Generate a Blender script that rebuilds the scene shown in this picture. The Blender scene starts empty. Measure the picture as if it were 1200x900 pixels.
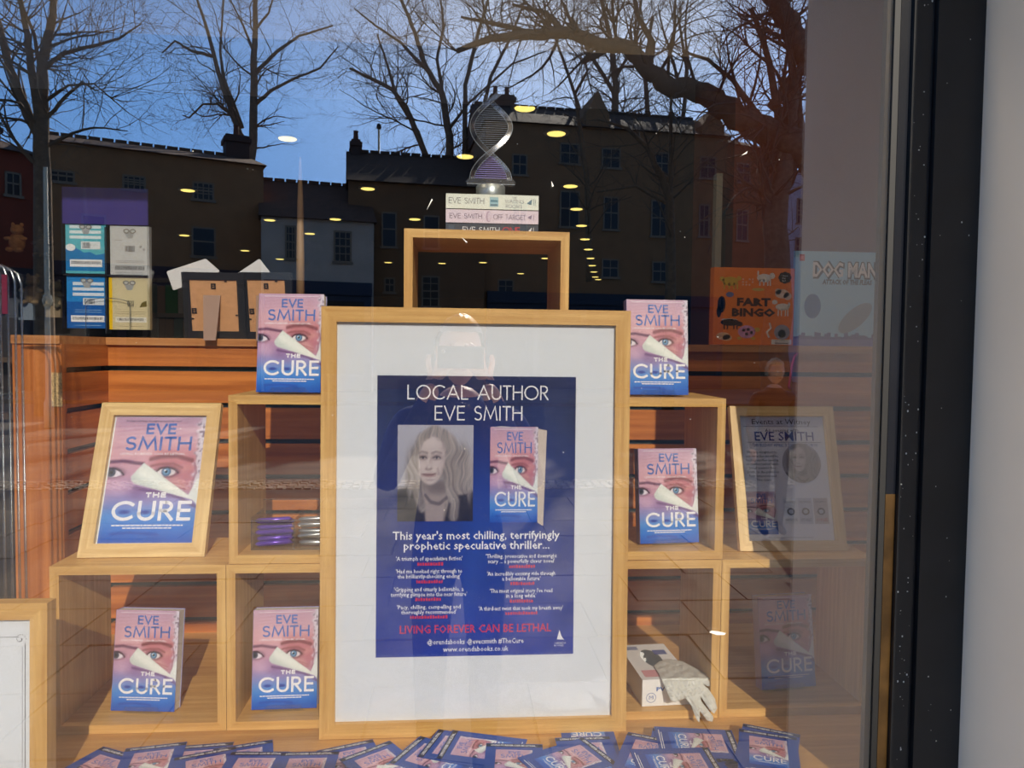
import bpy, bmesh, math, random
import numpy as np
from mathutils import Vector, Matrix
D_ = bpy.data; COL = bpy.context.scene.collection; SC = bpy.context.scene
PI = math.pi

# ---------------------------------------------------------------- camera, sky, sun, exposure
CAM = np.array([-0.0547, -1.4889, 0.7508]); YAW, PITCH, ROLL, FPX = 0.07664, 0.04274, -0.011295, 883.4
def _basis():
    cy, sy, cp, sp = math.cos(YAW), math.sin(YAW), math.cos(PITCH), math.sin(PITCH)
    f = np.array([sy*cp, cy*cp, -sp]); r = np.array([cy, -sy, 0.0]); u = np.cross(r, f)
    return r*math.cos(ROLL)-u*math.sin(ROLL), u*math.cos(ROLL)+r*math.sin(ROLL), f
CR, CU, CF = _basis()
cam_data = D_.cameras.new('camera'); cam = D_.objects.new('camera', cam_data); COL.objects.link(cam)
cam_data.sensor_width = 36; cam_data.lens = FPX/1200*36; cam_data.clip_start = 0.02; cam_data.clip_end = 500
cam.matrix_world = Matrix([[CR[i], CU[i], -CF[i], CAM[i]] for i in range(3)]+[[0, 0, 0, 1]])
SC.camera = cam
SC.view_settings.view_transform = 'Standard'; SC.view_settings.look = 'None'
SC.view_settings.exposure = 0.0; SC.view_settings.gamma = 1.0; SC.view_settings.use_curve_mapping = False
SC.cycles.transparent_max_bounces = 32; SC.cycles.max_bounces = 10; SC.cycles.glossy_bounces = 6

SUN = Vector((0.19, -1.0, 0.547)).normalized()
SUN_STRENGTH = 7.2; SKY_GAIN = 0.78; FILL_SPOT_W = 3.6
world = D_.worlds.new('world'); SC.world = world; world.use_nodes = True
nt = world.node_tree; nt.nodes.clear()
def N(nt, t, **k):
    n = nt.nodes.new(t)
    for a, b in k.items(): setattr(n, a, b)
    return n
def ramp(nt, stops, src=None):
    r = N(nt, 'ShaderNodeValToRGB'); e = r.color_ramp.elements
    while len(e) < len(stops): e.new(0.5)
    for q, (p, c) in zip(e, stops): q.position = p; q.color = (*c, 1)
    if src is not None: nt.links.new(src, r.inputs[0])
    return r
tc = N(nt, 'ShaderNodeTexCoord'); sep = N(nt, 'ShaderNodeSeparateXYZ'); nt.links.new(tc.outputs['Generated'], sep.inputs[0])
skyr = ramp(nt, [(0.0, (.58, 1.22, 2.45)), (.3, (.50, 1.14, 2.45)), (.55, (.30, .60, 1.3)), (1.0, (.16, .30, .66))], sep.outputs['Z'])
dotn = N(nt, 'ShaderNodeVectorMath', operation='DOT_PRODUCT'); nt.links.new(tc.outputs['Generated'], dotn.inputs[0]); dotn.inputs[1].default_value = SUN
mx = N(nt, 'ShaderNodeMath', operation='MAXIMUM'); nt.links.new(dotn.outputs['Value'], mx.inputs[0]); mx.inputs[1].default_value = 0
pw = N(nt, 'ShaderNodeMath', operation='POWER'); nt.links.new(mx.outputs[0], pw.inputs[0]); pw.inputs[1].default_value = 22   # aureole round the sun
glow = N(nt, 'ShaderNodeMixRGB', blend_type='ADD'); nt.links.new(pw.outputs[0], glow.inputs[0])
nt.links.new(skyr.outputs[0], glow.inputs[1]); glow.inputs[2].default_value = (1.5, 1.35, .95, 1)
dm = N(nt, 'ShaderNodeMapRange'); nt.links.new(dotn.outputs['Value'], dm.inputs[0]); dm.inputs[1].default_value = -1; dm.inputs[2].default_value = 1; dm.inputs[3].default_value = .0; dm.inputs[4].default_value = 1
d2 = N(nt, 'ShaderNodeMath', operation='POWER'); nt.links.new(dm.outputs[0], d2.inputs[0]); d2.inputs[1].default_value = 2.6
d3 = N(nt, 'ShaderNodeMath', operation='MULTIPLY_ADD'); nt.links.new(d2.outputs[0], d3.inputs[0]); d3.inputs[1].default_value = .66; d3.inputs[2].default_value = .42
far = N(nt, 'ShaderNodeMixRGB', blend_type='MULTIPLY'); far.inputs[0].default_value = 1; nt.links.new(glow.outputs[0], far.inputs[1]); nt.links.new(d3.outputs[0], far.inputs[2])
bg = N(nt, 'ShaderNodeBackground'); nt.links.new(far.outputs[0], bg.inputs[0]); bg.inputs[1].default_value = SKY_GAIN
wo = N(nt, 'ShaderNodeOutputWorld'); nt.links.new(bg.outputs[0], wo.inputs[0])
sl = D_.lights.new('sun', 'SUN'); sl.energy = SUN_STRENGTH; sl.angle = math.radians(.53); sl.color = (1, .91, .78)
so = D_.objects.new('sun', sl); COL.objects.link(so); so.location = (3, -12, 8); so.rotation_euler = SUN.to_track_quat('Z', 'Y').to_euler()

# ---------------------------------------------------------------- layout helpers
def ray(x, y):
    d = CF*FPX+CR*(x-600)-CU*(y-450); return d/d[1]
def at(x, y, Y):                        # point at real depth Y that the photograph shows at pixel x, y
    return CAM+ray(x, y)*(Y-CAM[1])
def onz(x, y, z):
    d = ray(x, y); return CAM+d*((z-CAM[2])/d[2])
GLASS_Y = -0.285; GROUND = -0.90
def mir(x, y, D):                       # a point of the street, seen by reflection at total distance D
    p = CAM+ray(x, y)*D; p = p.copy(); p[1] = 2*GLASS_Y-p[1]; return p

# ---------------------------------------------------------------- materials
def lin(c):
    return tuple(((v/255)/12.92 if v/255 <= .04045 else ((v/255+.055)/1.055)**2.4) for v in c)
def new_mat(name):
    m = D_.materials.new(name); m.use_nodes = True; nt = m.node_tree
    return m, nt, nt.nodes['Principled BSDF']
MC = {}
def flat(name, rgb, rough=.6, metal=0, spec=.5, noise=0, nscale=30, emit=0):
    if name in MC: return MC[name]
    m, nt, b = new_mat(name); c = lin(rgb)
    b.inputs['Base Color'].default_value = (*c, 1); b.inputs['Roughness'].default_value = rough
    b.inputs['Metallic'].default_value = metal; b.inputs['Specular IOR Level'].default_value = spec
    if noise:
        t = N(nt, 'ShaderNodeTexCoord'); nz = N(nt, 'ShaderNodeTexNoise'); nz.inputs['Scale'].default_value = nscale; nz.inputs['Detail'].default_value = 6
        nt.links.new(t.outputs['Object'], nz.inputs[0])
        r = ramp(nt, [(.3, tuple(v*(1-noise) for v in c)), (.7, tuple(min(1, v*(1+noise)) for v in c))], nz.outputs[0]); nt.links.new(r.outputs[0], b.inputs['Base Color'])
    if emit:
        b.inputs['Emission Color'].default_value = (*c, 1); b.inputs['Emission Strength'].default_value = emit
    MC[name] = m; return m
def wood(name, c1, c2, axis, scale=90, rough=.42, fine=.6, spec=.4):
    k = name+'_'+axis
    if k in MC: return MC[k]
    m, nt, b = new_mat(k); t = N(nt, 'ShaderNodeTexCoord'); oi = N(nt, 'ShaderNodeObjectInfo')
    mp = N(nt, 'ShaderNodeMapping'); s = {'x': (scale*.035, scale, scale), 'y': (scale, scale*.035, scale), 'z': (scale, scale, scale*.035)}[axis]
    mp.inputs['Scale'].default_value = s
    ad = N(nt, 'ShaderNodeVectorMath', operation='ADD'); mu = N(nt, 'ShaderNodeMath', operation='MULTIPLY'); mu.inputs[1].default_value = 37
    nt.links.new(oi.outputs['Random'], mu.inputs[0]); nt.links.new(t.outputs['Object'], mp.inputs[0]); nt.links.new(mp.outputs[0], ad.inputs[0]); nt.links.new(mu.outputs[0], ad.inputs[1])
    nz = N(nt, 'ShaderNodeTexNoise'); nz.inputs['Scale'].default_value = 1; nz.inputs['Detail'].default_value = 5; nz.inputs['Roughness'].default_value = fine
    nt.links.new(ad.outputs[0], nz.inputs[0])
    a, c = lin(c1), lin(c2)
    r = ramp(nt, [(.32, c), (.52, tuple((p+q)/2 for p, q in zip(a, c))), (.66, a)], nz.outputs[0])
    nt.links.new(r.outputs[0], b.inputs['Base Color'])
    bp = N(nt, 'ShaderNodeBump'); bp.inputs['Strength'].default_value = .12; bp.inputs['Distance'].default_value = .001
    nt.links.new(nz.outputs[0], bp.inputs['Height']); nt.links.new(bp.outputs[0], b.inputs['Normal'])
    b.inputs['Roughness'].default_value = rough; b.inputs['Specular IOR Level'].default_value = spec
    MC[k] = m; return m
def clear(name, r0=.04, tint=(1, 1, 1), rough=0.0):
    if name in MC: return MC[name]
    m = D_.materials.new(name); m.use_nodes = True; nt = m.node_tree; nt.nodes.clear()
    g = N(nt, 'ShaderNodeNewGeometry'); d = N(nt, 'ShaderNodeVectorMath', operation='DOT_PRODUCT'); nt.links.new(g.outputs['Normal'], d.inputs[0]); nt.links.new(g.outputs['Incoming'], d.inputs[1])
    ab = N(nt, 'ShaderNodeMath', operation='ABSOLUTE'); nt.links.new(d.outputs['Value'], ab.inputs[0])
    om = N(nt, 'ShaderNodeMath', operation='SUBTRACT'); om.inputs[0].default_value = 1; nt.links.new(ab.outputs[0], om.inputs[1])
    p5 = N(nt, 'ShaderNodeMath', operation='POWER'); nt.links.new(om.outputs[0], p5.inputs[0]); p5.inputs[1].default_value = 5
    ma = N(nt, 'ShaderNodeMath', operation='MULTIPLY_ADD', use_clamp=True); nt.links.new(p5.outputs[0], ma.inputs[0]); ma.inputs[1].default_value = 1-r0; ma.inputs[2].default_value = r0
    tr = N(nt, 'ShaderNodeBsdfTransparent'); tr.inputs[0].default_value = (*tint, 1)
    gl = N(nt, 'ShaderNodeBsdfGlossy'); gl.inputs['Roughness'].default_value = rough
    mix = N(nt, 'ShaderNodeMixShader'); nt.links.new(ma.outputs[0], mix.inputs[0]); nt.links.new(tr.outputs[0], mix.inputs[1]); nt.links.new(gl.outputs[0], mix.inputs[2])
    o = N(nt, 'ShaderNodeOutputMaterial'); nt.links.new(mix.outputs[0], o.inputs[0]); MC[name] = m; return m
def printed(name='printed_paper', rough=.35, spec=.4):
    if name in MC: return MC[name]
    m, nt, b = new_mat(name); a = N(nt, 'ShaderNodeVertexColor'); a.layer_name = 'Col'
    nt.links.new(a.outputs[0], b.inputs['Base Color']); b.inputs['Roughness'].default_value = rough; b.inputs['Specular IOR Level'].default_value = spec
    MC[name] = m; return m

OAK = {a: wood('oak', (234, 190, 114), (198, 148, 78), a, fine=.7) for a in 'xyz'}
LOAK = {a: wood('pale_oak', (238, 206, 142), (206, 168, 104), a, scale=110) for a in 'xyz'}
CHERRY = {a: wood('cherry_veneer', (216, 136, 66), (160, 88, 38), a, scale=45, rough=.35) for a in 'xyz'}
PLAT = wood('platform_laminate', (216, 168, 98), (184, 132, 70), 'x', scale=70)
PRINT = printed()
WHITE = flat('white_paper', (230, 235, 238), .6)
GLASS = clear('shop_window_glass', .26)
PANE = clear('picture_glass', .03)
ACRYL = clear('clear_acrylic', .06, (.97, .98, .98))
BLACK = flat('black_gloss_paint', (26, 27, 29), .28, noise=.25, nscale=14)

# ---------------------------------------------------------------- mesh helpers
def mesh(name, V, F, mats, parent=None, smooth=False, cols=None, midx=None):
    me = D_.meshes.new(name); me.from_pydata([tuple(map(float, v)) for v in V], [], F); me.update()
    for m in (mats if isinstance(mats, (list, tuple)) else [mats]): me.materials.append(m)
    if midx is not None: me.polygons.foreach_set('material_index', midx)
    if smooth: me.polygons.foreach_set('use_smooth', [True]*len(me.polygons))
    if cols is not None:
        ca = me.color_attributes.new('Col', 'FLOAT_COLOR', 'POINT'); c = np.ones((len(V), 4)); c[:, :3] = cols; ca.data.foreach_set('color', c.ravel())
    o = D_.objects.new(name, me); COL.objects.link(o)
    if parent is not None: o.parent = parent
    return o
def inst(name, me, parent=None, loc=(0, 0, 0), rot=(0, 0, 0)):
    o = D_.objects.new(name, me); COL.objects.link(o); o.location = loc; o.rotation_euler = rot
    if parent is not None: o.parent = parent
    return o
class MB:
    def __init__(s): s.V = []; s.F = []; s.C = []
    def add(s, V, F, c=None):
        n = len(s.V); s.V += [tuple(v) for v in V]; s.F += [tuple(i+n for i in f) for f in F]; s.C += [c or (1, 1, 1)]*len(V); return s
    def box(s, a, b, c=None):
        x0, y0, z0 = [min(p, q) for p, q in zip(a, b)]; x1, y1, z1 = [max(p, q) for p, q in zip(a, b)]
        return s.add([(x0, y0, z0), (x1, y0, z0), (x1, y1, z0), (x0, y1, z0), (x0, y0, z1), (x1, y0, z1), (x1, y1, z1), (x0, y1, z1)],
              [(0, 3, 2, 1), (4, 5, 6, 7), (0, 1, 5, 4), (1, 2, 6, 5), (2, 3, 7, 6), (3, 0, 4, 7)], c)
    def prism(s, pts, y0, y1, c=None):     # polygon in xz (counter-clockwise seen from -y), extruded in y
        n = len(pts); V = [(x, y0, z) for x, z in pts]+[(x, y1, z) for x, z in pts]
        F = [tuple(range(n)), tuple(range(2*n-1, n-1, -1))]+[((i+1) % n, i, n+i, n+(i+1) % n) for i in range(n)]
        return s.add(V, F, c)
    def tube(s, pts, rads, n=8, c=None, cap=True):
        P = [Vector(p) for p in pts]; V = []; F = []; t0 = (P[1]-P[0]).normalized()
        a = t0.orthogonal().normalized()
        for i, p in enumerate(P):
            t = (P[min(i+1, len(P)-1)]-P[max(i-1, 0)]).normalized(); a = (a-t*a.dot(t)).normalized(); b = t.cross(a)
            r = rads[i] if hasattr(rads, '__len__') else rads
            for k in range(n):
                w = 2*PI*k/n; V.append(p+a*(r*math.cos(w))+b*(r*math.sin(w)))
        for i in range(len(P)-1):
            for k in range(n): F.append((i*n+k, i*n+(k+1) % n, (i+1)*n+(k+1) % n, (i+1)*n+k))
        if cap: F += [tuple(range(n-1, -1, -1)), tuple((len(P)-1)*n+k for k in range(n))]
        return s.add(V, F, c)
    def lathe(s, prof, n=24, o=(0, 0, 0), c=None):
        V = []; F = []
        for r, z in prof:
            for k in range(n): w = 2*PI*k/n; V.append((o[0]+r*math.cos(w), o[1]+r*math.sin(w), o[2]+z))
        for i in range(len(prof)-1):
            for k in range(n): F.append((i*n+k, i*n+(k+1) % n, (i+1)*n+(k+1) % n, (i+1)*n+k))
        F += [tuple(range(n-1, -1, -1)), tuple((len(prof)-1)*n+k for k in range(n))]
        return s.add(V, F, c)
    def build(s, name, m, parent=None, smooth=False, cols=False):
        return mesh(name, s.V, s.F, m, parent, smooth, np.array([lin(c) if max(c) > 1 else c for c in s.C]) if cols else None)
def empty(name, loc=(0, 0, 0), rz=0, rx=0, ry=0):
    o = D_.objects.new(name, None); COL.objects.link(o); o.location = loc; o.rotation_mode = 'XYZ'; o.rotation_euler = (rx, ry, rz); o.empty_display_size = .05; return o
def tag(o, label=None, cat=None, group=None, kind=None):
    if label: o['label'] = label
    if cat: o['category'] = cat
    if group: o['group'] = group
    if kind: o['kind'] = kind
    return o
def thing(name, label, cat, loc=(0, 0, 0), rz=0, rx=0, ry=0, group=None): return tag(empty(name, loc, rz, rx, ry), label, cat, group)
def struct(name, mb, m, parent=None):
    o = mb.build(name, m, parent)
    if parent is None: o['kind'] = 'structure'
    return o
def copy_tree(o, parent=None):
    c = o.copy(); COL.objects.link(c); c.parent = parent
    for ch in [q for q in o.children]: copy_tree(ch, c)
    return c

# ---------------------------------------------------------------- lettering
GL = {  # light geometric capitals, strokes on a grid 0..1 high; ('a', cx, cy, rx, ry, a0, a1) is an arc in degrees
 'A': (.86, [[(0, 0), (.43, 1), (.86, 0)], [(.16, .34), (.70, .34)]]),
 'B': (.55, [[(0, 0), (0, 1), (.25, 1)], ('a', .25, .76, .24, .24, 90, -90), [(.25, .52), (0, .52)], ('a', .28, .26, .27, .26, 90, -90), [(.28, 0), (0, 0)]]),
 'C': (.86, [('a', .5, .5, .5, .5, 48, 312)]),
 'D': (.74, [[(0, 0), (0, 1), (.25, 1)], ('a', .25, .5, .49, .5, 90, -90), [(.25, 0), (0, 0)]]),
 'E': (.48, [[(.48, 1), (0, 1), (0, 0), (.48, 0)], [(0, .52), (.45, .52)]]),
 'F': (.46, [[(.46, 1), (0, 1), (0, 0)], [(0, .52), (.42, .52)]]),
 'G': (.95, [('a', .5, .5, .5, .5, 45, 350), [(.98, .46), (.58, .46)]]),
 'H': (.66, [[(0, 0), (0, 1)], [(.66, 0), (.66, 1)], [(0, .53), (.66, .53)]]),
 'I': (.02, [[(.01, 0), (.01, 1)]]),
 'J': (.4, [[(.4, 1), (.4, .2)], ('a', .2, .2, .2, .2, 0, -170)]),
 'K': (.6, [[(0, 0), (0, 1)], [(.55, 1), (.02, .5), (.6, 0)]]),
 'L': (.44, [[(0, 1), (0, 0), (.44, 0)]]),
 'M': (.96, [[(0, 0), (.14, 1), (.48, .12), (.82, 1), (.96, 0)]]),
 'N': (.72, [[(0, 0), (0, 1), (.72, 0), (.72, 1)]]),
 'O': (1.0, [('a', .5, .5, .5, .5, 0, 360)]),
 'P': (.5, [[(0, 0), (0, 1), (.24, 1)], ('a', .24, .75, .25, .25, 90, -90), [(.24, .5), (0, .5)]]),
 'R': (.54, [[(0, 0), (0, 1), (.24, 1)], ('a', .24, .75, .25, .25, 90, -90), [(.24, .5), (0, .5)], [(.2, .5), (.54, 0)]]),
 'S': (.5, [('a', .25, .76, .225, .24, 40, 270), ('a', .25, .26, .25, .26, 90, -140)]),
 'T': (.54, [[(0, 1), (.54, 1)], [(.27, 1), (.27, 0)]]),
 'U': (.64, [[(0, 1), (0, .32)], ('a', .32, .32, .32, .32, 180, 360), [(.64, .32), (.64, 1)]]),
 'V': (.76, [[(0, 1), (.38, 0), (.76, 1)]]),
 'W': (1.1, [[(0, 1), (.28, 0), (.55, 1), (.82, 0), (1.1, 1)]]),
 'X': (.66, [[(0, 0), (.66, 1)], [(0, 1), (.66, 0)]]),
 'Y': (.66, [[(0, 1), (.33, .48), (.66, 1)], [(.33, .48), (.33, 0)]]),
 'Z': (.6, [[(0, 1), (.6, 1), (0, 0), (.6, 0)]]),
 '@': (1.0, [('a', .5, .5, .5, .5, 0, 360), ('a', .5, .5, .2, .2, 0, 360)]),
}
def stroke_text(mb, s, x0, x1, zb, h, w, y, col, gap=.22):
    """capitals spanning x0..x1 on the baseline zb, drawn as thin flat strokes in the xz plane at depth y"""
    tot = sum((GL[c][0] if c in GL else .35)+gap for c in s)-gap; k = (x1-x0-w)/tot; x = x0+w/2
    for c in s:
        if c not in GL: x += (.35+gap)*k; continue
        gw, st = GL[c]
        for q in st:
            if isinstance(q, tuple):
                _, cx, cy, rx, ry, a0, a1 = q; n = max(4, int(abs(a1-a0)/20))
                P = [(cx+rx*math.cos(math.radians(a0+(a1-a0)*i/n)), cy+ry*math.sin(math.radians(a0+(a1-a0)*i/n))) for i in range(n+1)]
            else: P = q
            P = [(x+p[0]*k, zb+w/2+p[1]*(h-w)) for p in P]; V = []; F = []
            for i, p in enumerate(P):
                a = np.array(P[max(i-1, 0)]); b = np.array(p); c2 = np.array(P[min(i+1, len(P)-1)])
                d1 = b-a; d2 = c2-b
                d1 = d1/(np.linalg.norm(d1)+1e-12); d2 = d2/(np.linalg.norm(d2)+1e-12)
                if i == 0: t = d2
                elif i == len(P)-1: t = d1
                else: t = (d1+d2)/(np.linalg.norm(d1+d2)+1e-9)
                nn = np.array([-t[1], t[0]]); dd = d2 if i == 0 else d1; nd = np.array([-dd[1], dd[0]]); m = min(2.2, 1/max(.3, abs(nn@nd)))
                e = t*(w/2) if i == len(P)-1 else (-t*(w/2) if i == 0 else 0)
                V += [tuple(b+nn*w/2*m+e), tuple(b-nn*w/2*m+e)]
            for i in range(len(P)-1): F.append((2*i, 2*i+1, 2*i+3, 2*i+2))
            mb.add([(v[0], y, v[1]) for v in V], F, col)
        x += (gw+gap)*k
def font_text(mb, s, xc, zb, width, y, col, height=None, align='c', shear=0, bold=0):
    """text set in Blender's built-in face, scaled to a width, added in the xz plane"""
    cu = D_.curves.new('t', 'FONT'); cu.body = s; cu.resolution_u = 1; cu.size = 1; cu.shear = shear; cu.offset = bold; cu.fill_mode = 'FRONT'
    ob = D_.objects.new('t', cu); COL.objects.link(ob)
    dg = bpy.context.evaluated_depsgraph_get(); me = D_.meshes.new_from_object(ob.evaluated_get(dg))
    V = np.array([v.co[:] for v in me.vertices]); F = [tuple(p.vertices) for p in me.polygons]
    D_.objects.remove(ob); D_.curves.remove(cu); D_.meshes.remove(me)
    if len(V) == 0: return
    x0, x1 = V[:, 0].min(), V[:, 0].max(); k = width/(x1-x0); kz = k if height is None else height/.73
    off = {'c': xc-(x0+x1)/2*k, 'l': xc-x0*k, 'r': xc-x1*k}[align]
    mb.add([(v[0]*k+off, y, zb+v[1]*kz) for v in V], F, col)
def rect(mb, x0, x1, z0, z1, y, col): mb.add([(x0, y, z0), (x1, y, z0), (x1, y, z1), (x0, y, z1)], [(0, 1, 2, 3)], col)
def poly(mb, pts, y, col): mb.add([(a, y, b) for a, b in pts], [tuple(range(len(pts)))], col)
def ell(mb, cx, cz, rx, rz, y, col, n=20, a0=0, a1=360):
    poly(mb, [(cx+rx*math.cos(math.radians(a0+(a1-a0)*i/n)), cz+rz*math.sin(math.radians(a0+(a1-a0)*i/n))) for i in range(n+(a1-a0 < 360))], y, col)

# ---------------------------------------------------------------- painted prints (colour per vertex on a fine grid)
def ss(a, b, x): t = np.clip((x-a)/(b-a), 0, 1); return t*t*(3-2*t)
def blob(u, v, cx, cy, rx, ry, s=.25, ang=0):
    c, n = math.cos(math.radians(ang)), math.sin(math.radians(ang)); du, dv = u-cx, v-cy
    d = np.sqrt(((du*c+dv*n)/rx)**2+((-du*n+dv*c)/ry)**2); return 1-ss(1-s, 1+s, d)
def over(C, c, m): return C*(1-m[..., None])+np.array(c, float)*m[..., None]
def seg(u, v, pts, w, s=.5):
    best = np.full(u.shape, 9.)
    for (a, b), (c, d) in zip(pts[:-1], pts[1:]):
        L = (c-a)**2+(d-b)**2+1e-9; t = np.clip(((u-a)*(c-a)+(v-b)*(d-b))/L, 0, 1); best = np.minimum(best, np.hypot(u-a-t*(c-a), v-b-t*(d-b)))
    return 1-ss(w*(1-s), w*(1+s), best)
def convex(u, v, pts, s=.008):
    m = np.ones(u.shape)
    for (a, b), (c, d) in zip(pts, pts[1:]+pts[:1]):
        L = math.hypot(c-a, d-b); m = np.minimum(m, ss(-s, s, ((c-a)*(v-b)-(d-b)*(u-a))/L))
    return m
def vnoise(u, v, fx, fy, seed):
    r = np.random.RandomState(seed); G = r.rand(130, 130); x, y = (u*fx) % 128, (v*fy) % 128; i, j = x.astype(int), y.astype(int); a, b = x-i, y-j; a = a*a*(3-2*a); b = b*b*(3-2*b)
    return (G[i, j]*(1-a)+G[i+1, j]*a)*(1-b)+(G[i, j+1]*(1-a)+G[i+1, j+1]*a)*b
def paint_cover(u, v):
    """two half faces behind a torn page: pink above, blue below"""
    C = np.zeros(u.shape+(3,)); V = 1.0
    key = [(0, (30, 84, 184)), (.10, (50, 118, 210)), (.2, (86, 146, 218)), (.30, (140, 146, 204)), (.40, (180, 150, 190)), (.52, (206, 160, 182)), (.66, (218, 168, 178)), (.8, (216, 172, 184)), (1, (204, 170, 192))]
    for k in range(3): C[..., k] = np.interp(v, [a for a, _ in key], [c[k] for _, c in key])
    C += ((vnoise(u, v, 5, 5, 1)-.5)*14)[..., None]
    C = over(C, (236, 190, 190), blob(u, v, .5, .74, .35, .09, .9)*.45)
    for i in range(5): C = over(C, (188, 140, 160), seg(u, v, [(.05, .955-.035*i), (.4, .962-.03*i), (.8, .95-.035*i)], .006, .9)*.35)
    # the older, redder right half
    red = convex(u, v, [(.42, .60), (.95, .36), (.99, .72), (.52, .74)], .10); C = over(C, (190, 104, 108), red*.62)
    C = over(C, (226, 170, 160), blob(u, v, .80, .57, .12, .03, .8, 10)*.5)
    C = over(C, (222, 168, 158), blob(u, v, .74, .48, .15, .035, .8, -25)*.6)
    for k in range(5): C = over(C, (160, 84, 90), seg(u, v, [(.60+.03*k, .500-.012*k), (.72+.02*k, .47-.02*k), (.86, .44-.028*k)], .005, .9)*.5)
    C = over(C, (120, 66, 72), seg(u, v, [(.44, .655), (.56, .675), (.72, .68), (.90, .645)], .016, .8)*.75)
    C = over(C, (150, 86, 90), seg(u, v, [(.45, .60), (.56, .615), (.70, .618), (.80, .585)], .010, .8)*.75)
    # right eye
    C = over(C, (110, 62, 72), blob(u, v, .635, .553, .135, .048, .35)*.8)
    C = over(C, (236, 226, 226), blob(u, v, .625, .55, .105, .033, .2))
    C = over(C, (60, 92, 130), blob(u, v, .628, .554, .052, .036, .15)); C = over(C, (120, 168, 200), blob(u, v, .628, .554, .036, .025, .3))
    C = over(C, (18, 24, 36), blob(u, v, .628, .555, .017, .012, .2)); C = over(C, (255, 255, 255), blob(u, v, .612, .564, .009, .006, .3))
    C = over(C, (70, 36, 46), seg(u, v, [(.505, .545), (.56, .580), (.64, .590), (.72, .572), (.76, .545)], .007, .6)*.9)
    # left, younger eye and brow
    C = over(C, (96, 56, 84), seg(u, v, [(0, .632), (.14, .640), (.30, .622), (.37, .618)], .013, .8)*.85)
    C = over(C, (110, 70, 96), blob(u, v, .045, .545, .13, .045, .4)*.8); C = over(C, (236, 228, 236), blob(u, v, .045, .54, .105, .030, .25))
    C = over(C, (56, 62, 80), blob(u, v, .03, .547, .05, .034, .2)); C = over(C, (14, 14, 20), blob(u, v, .03, .547, .02, .014, .2))
    C = over(C, (54, 26, 44), seg(u, v, [(0, .580), (.07, .580), (.13, .56), (.17, .53)], .008, .6))
    # cheek shadow, nose, lips lower down
    C = over(C, (132, 98, 150), blob(u, v, .33, .40, .14, .06, .9, -20)*.5)
    C = over(C, (226, 190, 212), blob(u, v, .13, .43, .13, .05, .9)*.5)
    for x in (.235, .45): C = over(C, (44, 58, 150), blob(u, v, x, .235, .06, .015, .6)*.8)
    C = over(C, (44, 62, 160), seg(u, v, [(.12, .068), (.33, .078), (.5, .072), (.62, .06)], .012, .8)*.45)
    # pale hair at the right edge, ear side
    hair = ss(.90, .965, u+(vnoise(u, v, 10, 34, 5)-.5)*.06)*ss(.33, .45, v); C = over(C, (226, 222, 232), hair*.9)
    C = over(C, (120, 100, 118), hair*ss(.6, .85, vnoise(u, v, 60, 50, 6))*.7*ss(.5, .58, v))
    C = over(C, (134, 66, 84), seg(u, v, [(.93, .62), (.955, .55), (.925, .47), (.93, .39)], .012, .7)*.5)
    # white page under the tear, then the curled flap
    C = over(C, (234, 240, 236), convex(u, v, [(.90, .37), (1.01, .285), (1.01, .50), (.975, .50)], .006))
    C = over(C, (96, 60, 110), seg(u, v, [(.30, .425), (.55, .395), (.80, .35), (1.0, .275)], .012, .9)*.6)
    f = np.maximum(convex(u, v, [(.262, .482), (.30, .458), (.985, .325), (.372, .626), (.252, .515)], .005), 0)
    C = over(C, (228, 236, 226), f)
    C = over(C, (168, 180, 178), f*ss(.0, .16, np.abs(((u-.372)*(-.31)-(v-.626)*.60))-.02)*.55)
    C = over(C, (246, 250, 240), f*seg(u, v, [(.36, .55), (.93, .345)], .035, .9)*.8)
    return np.clip(C, 0, 255)
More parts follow.
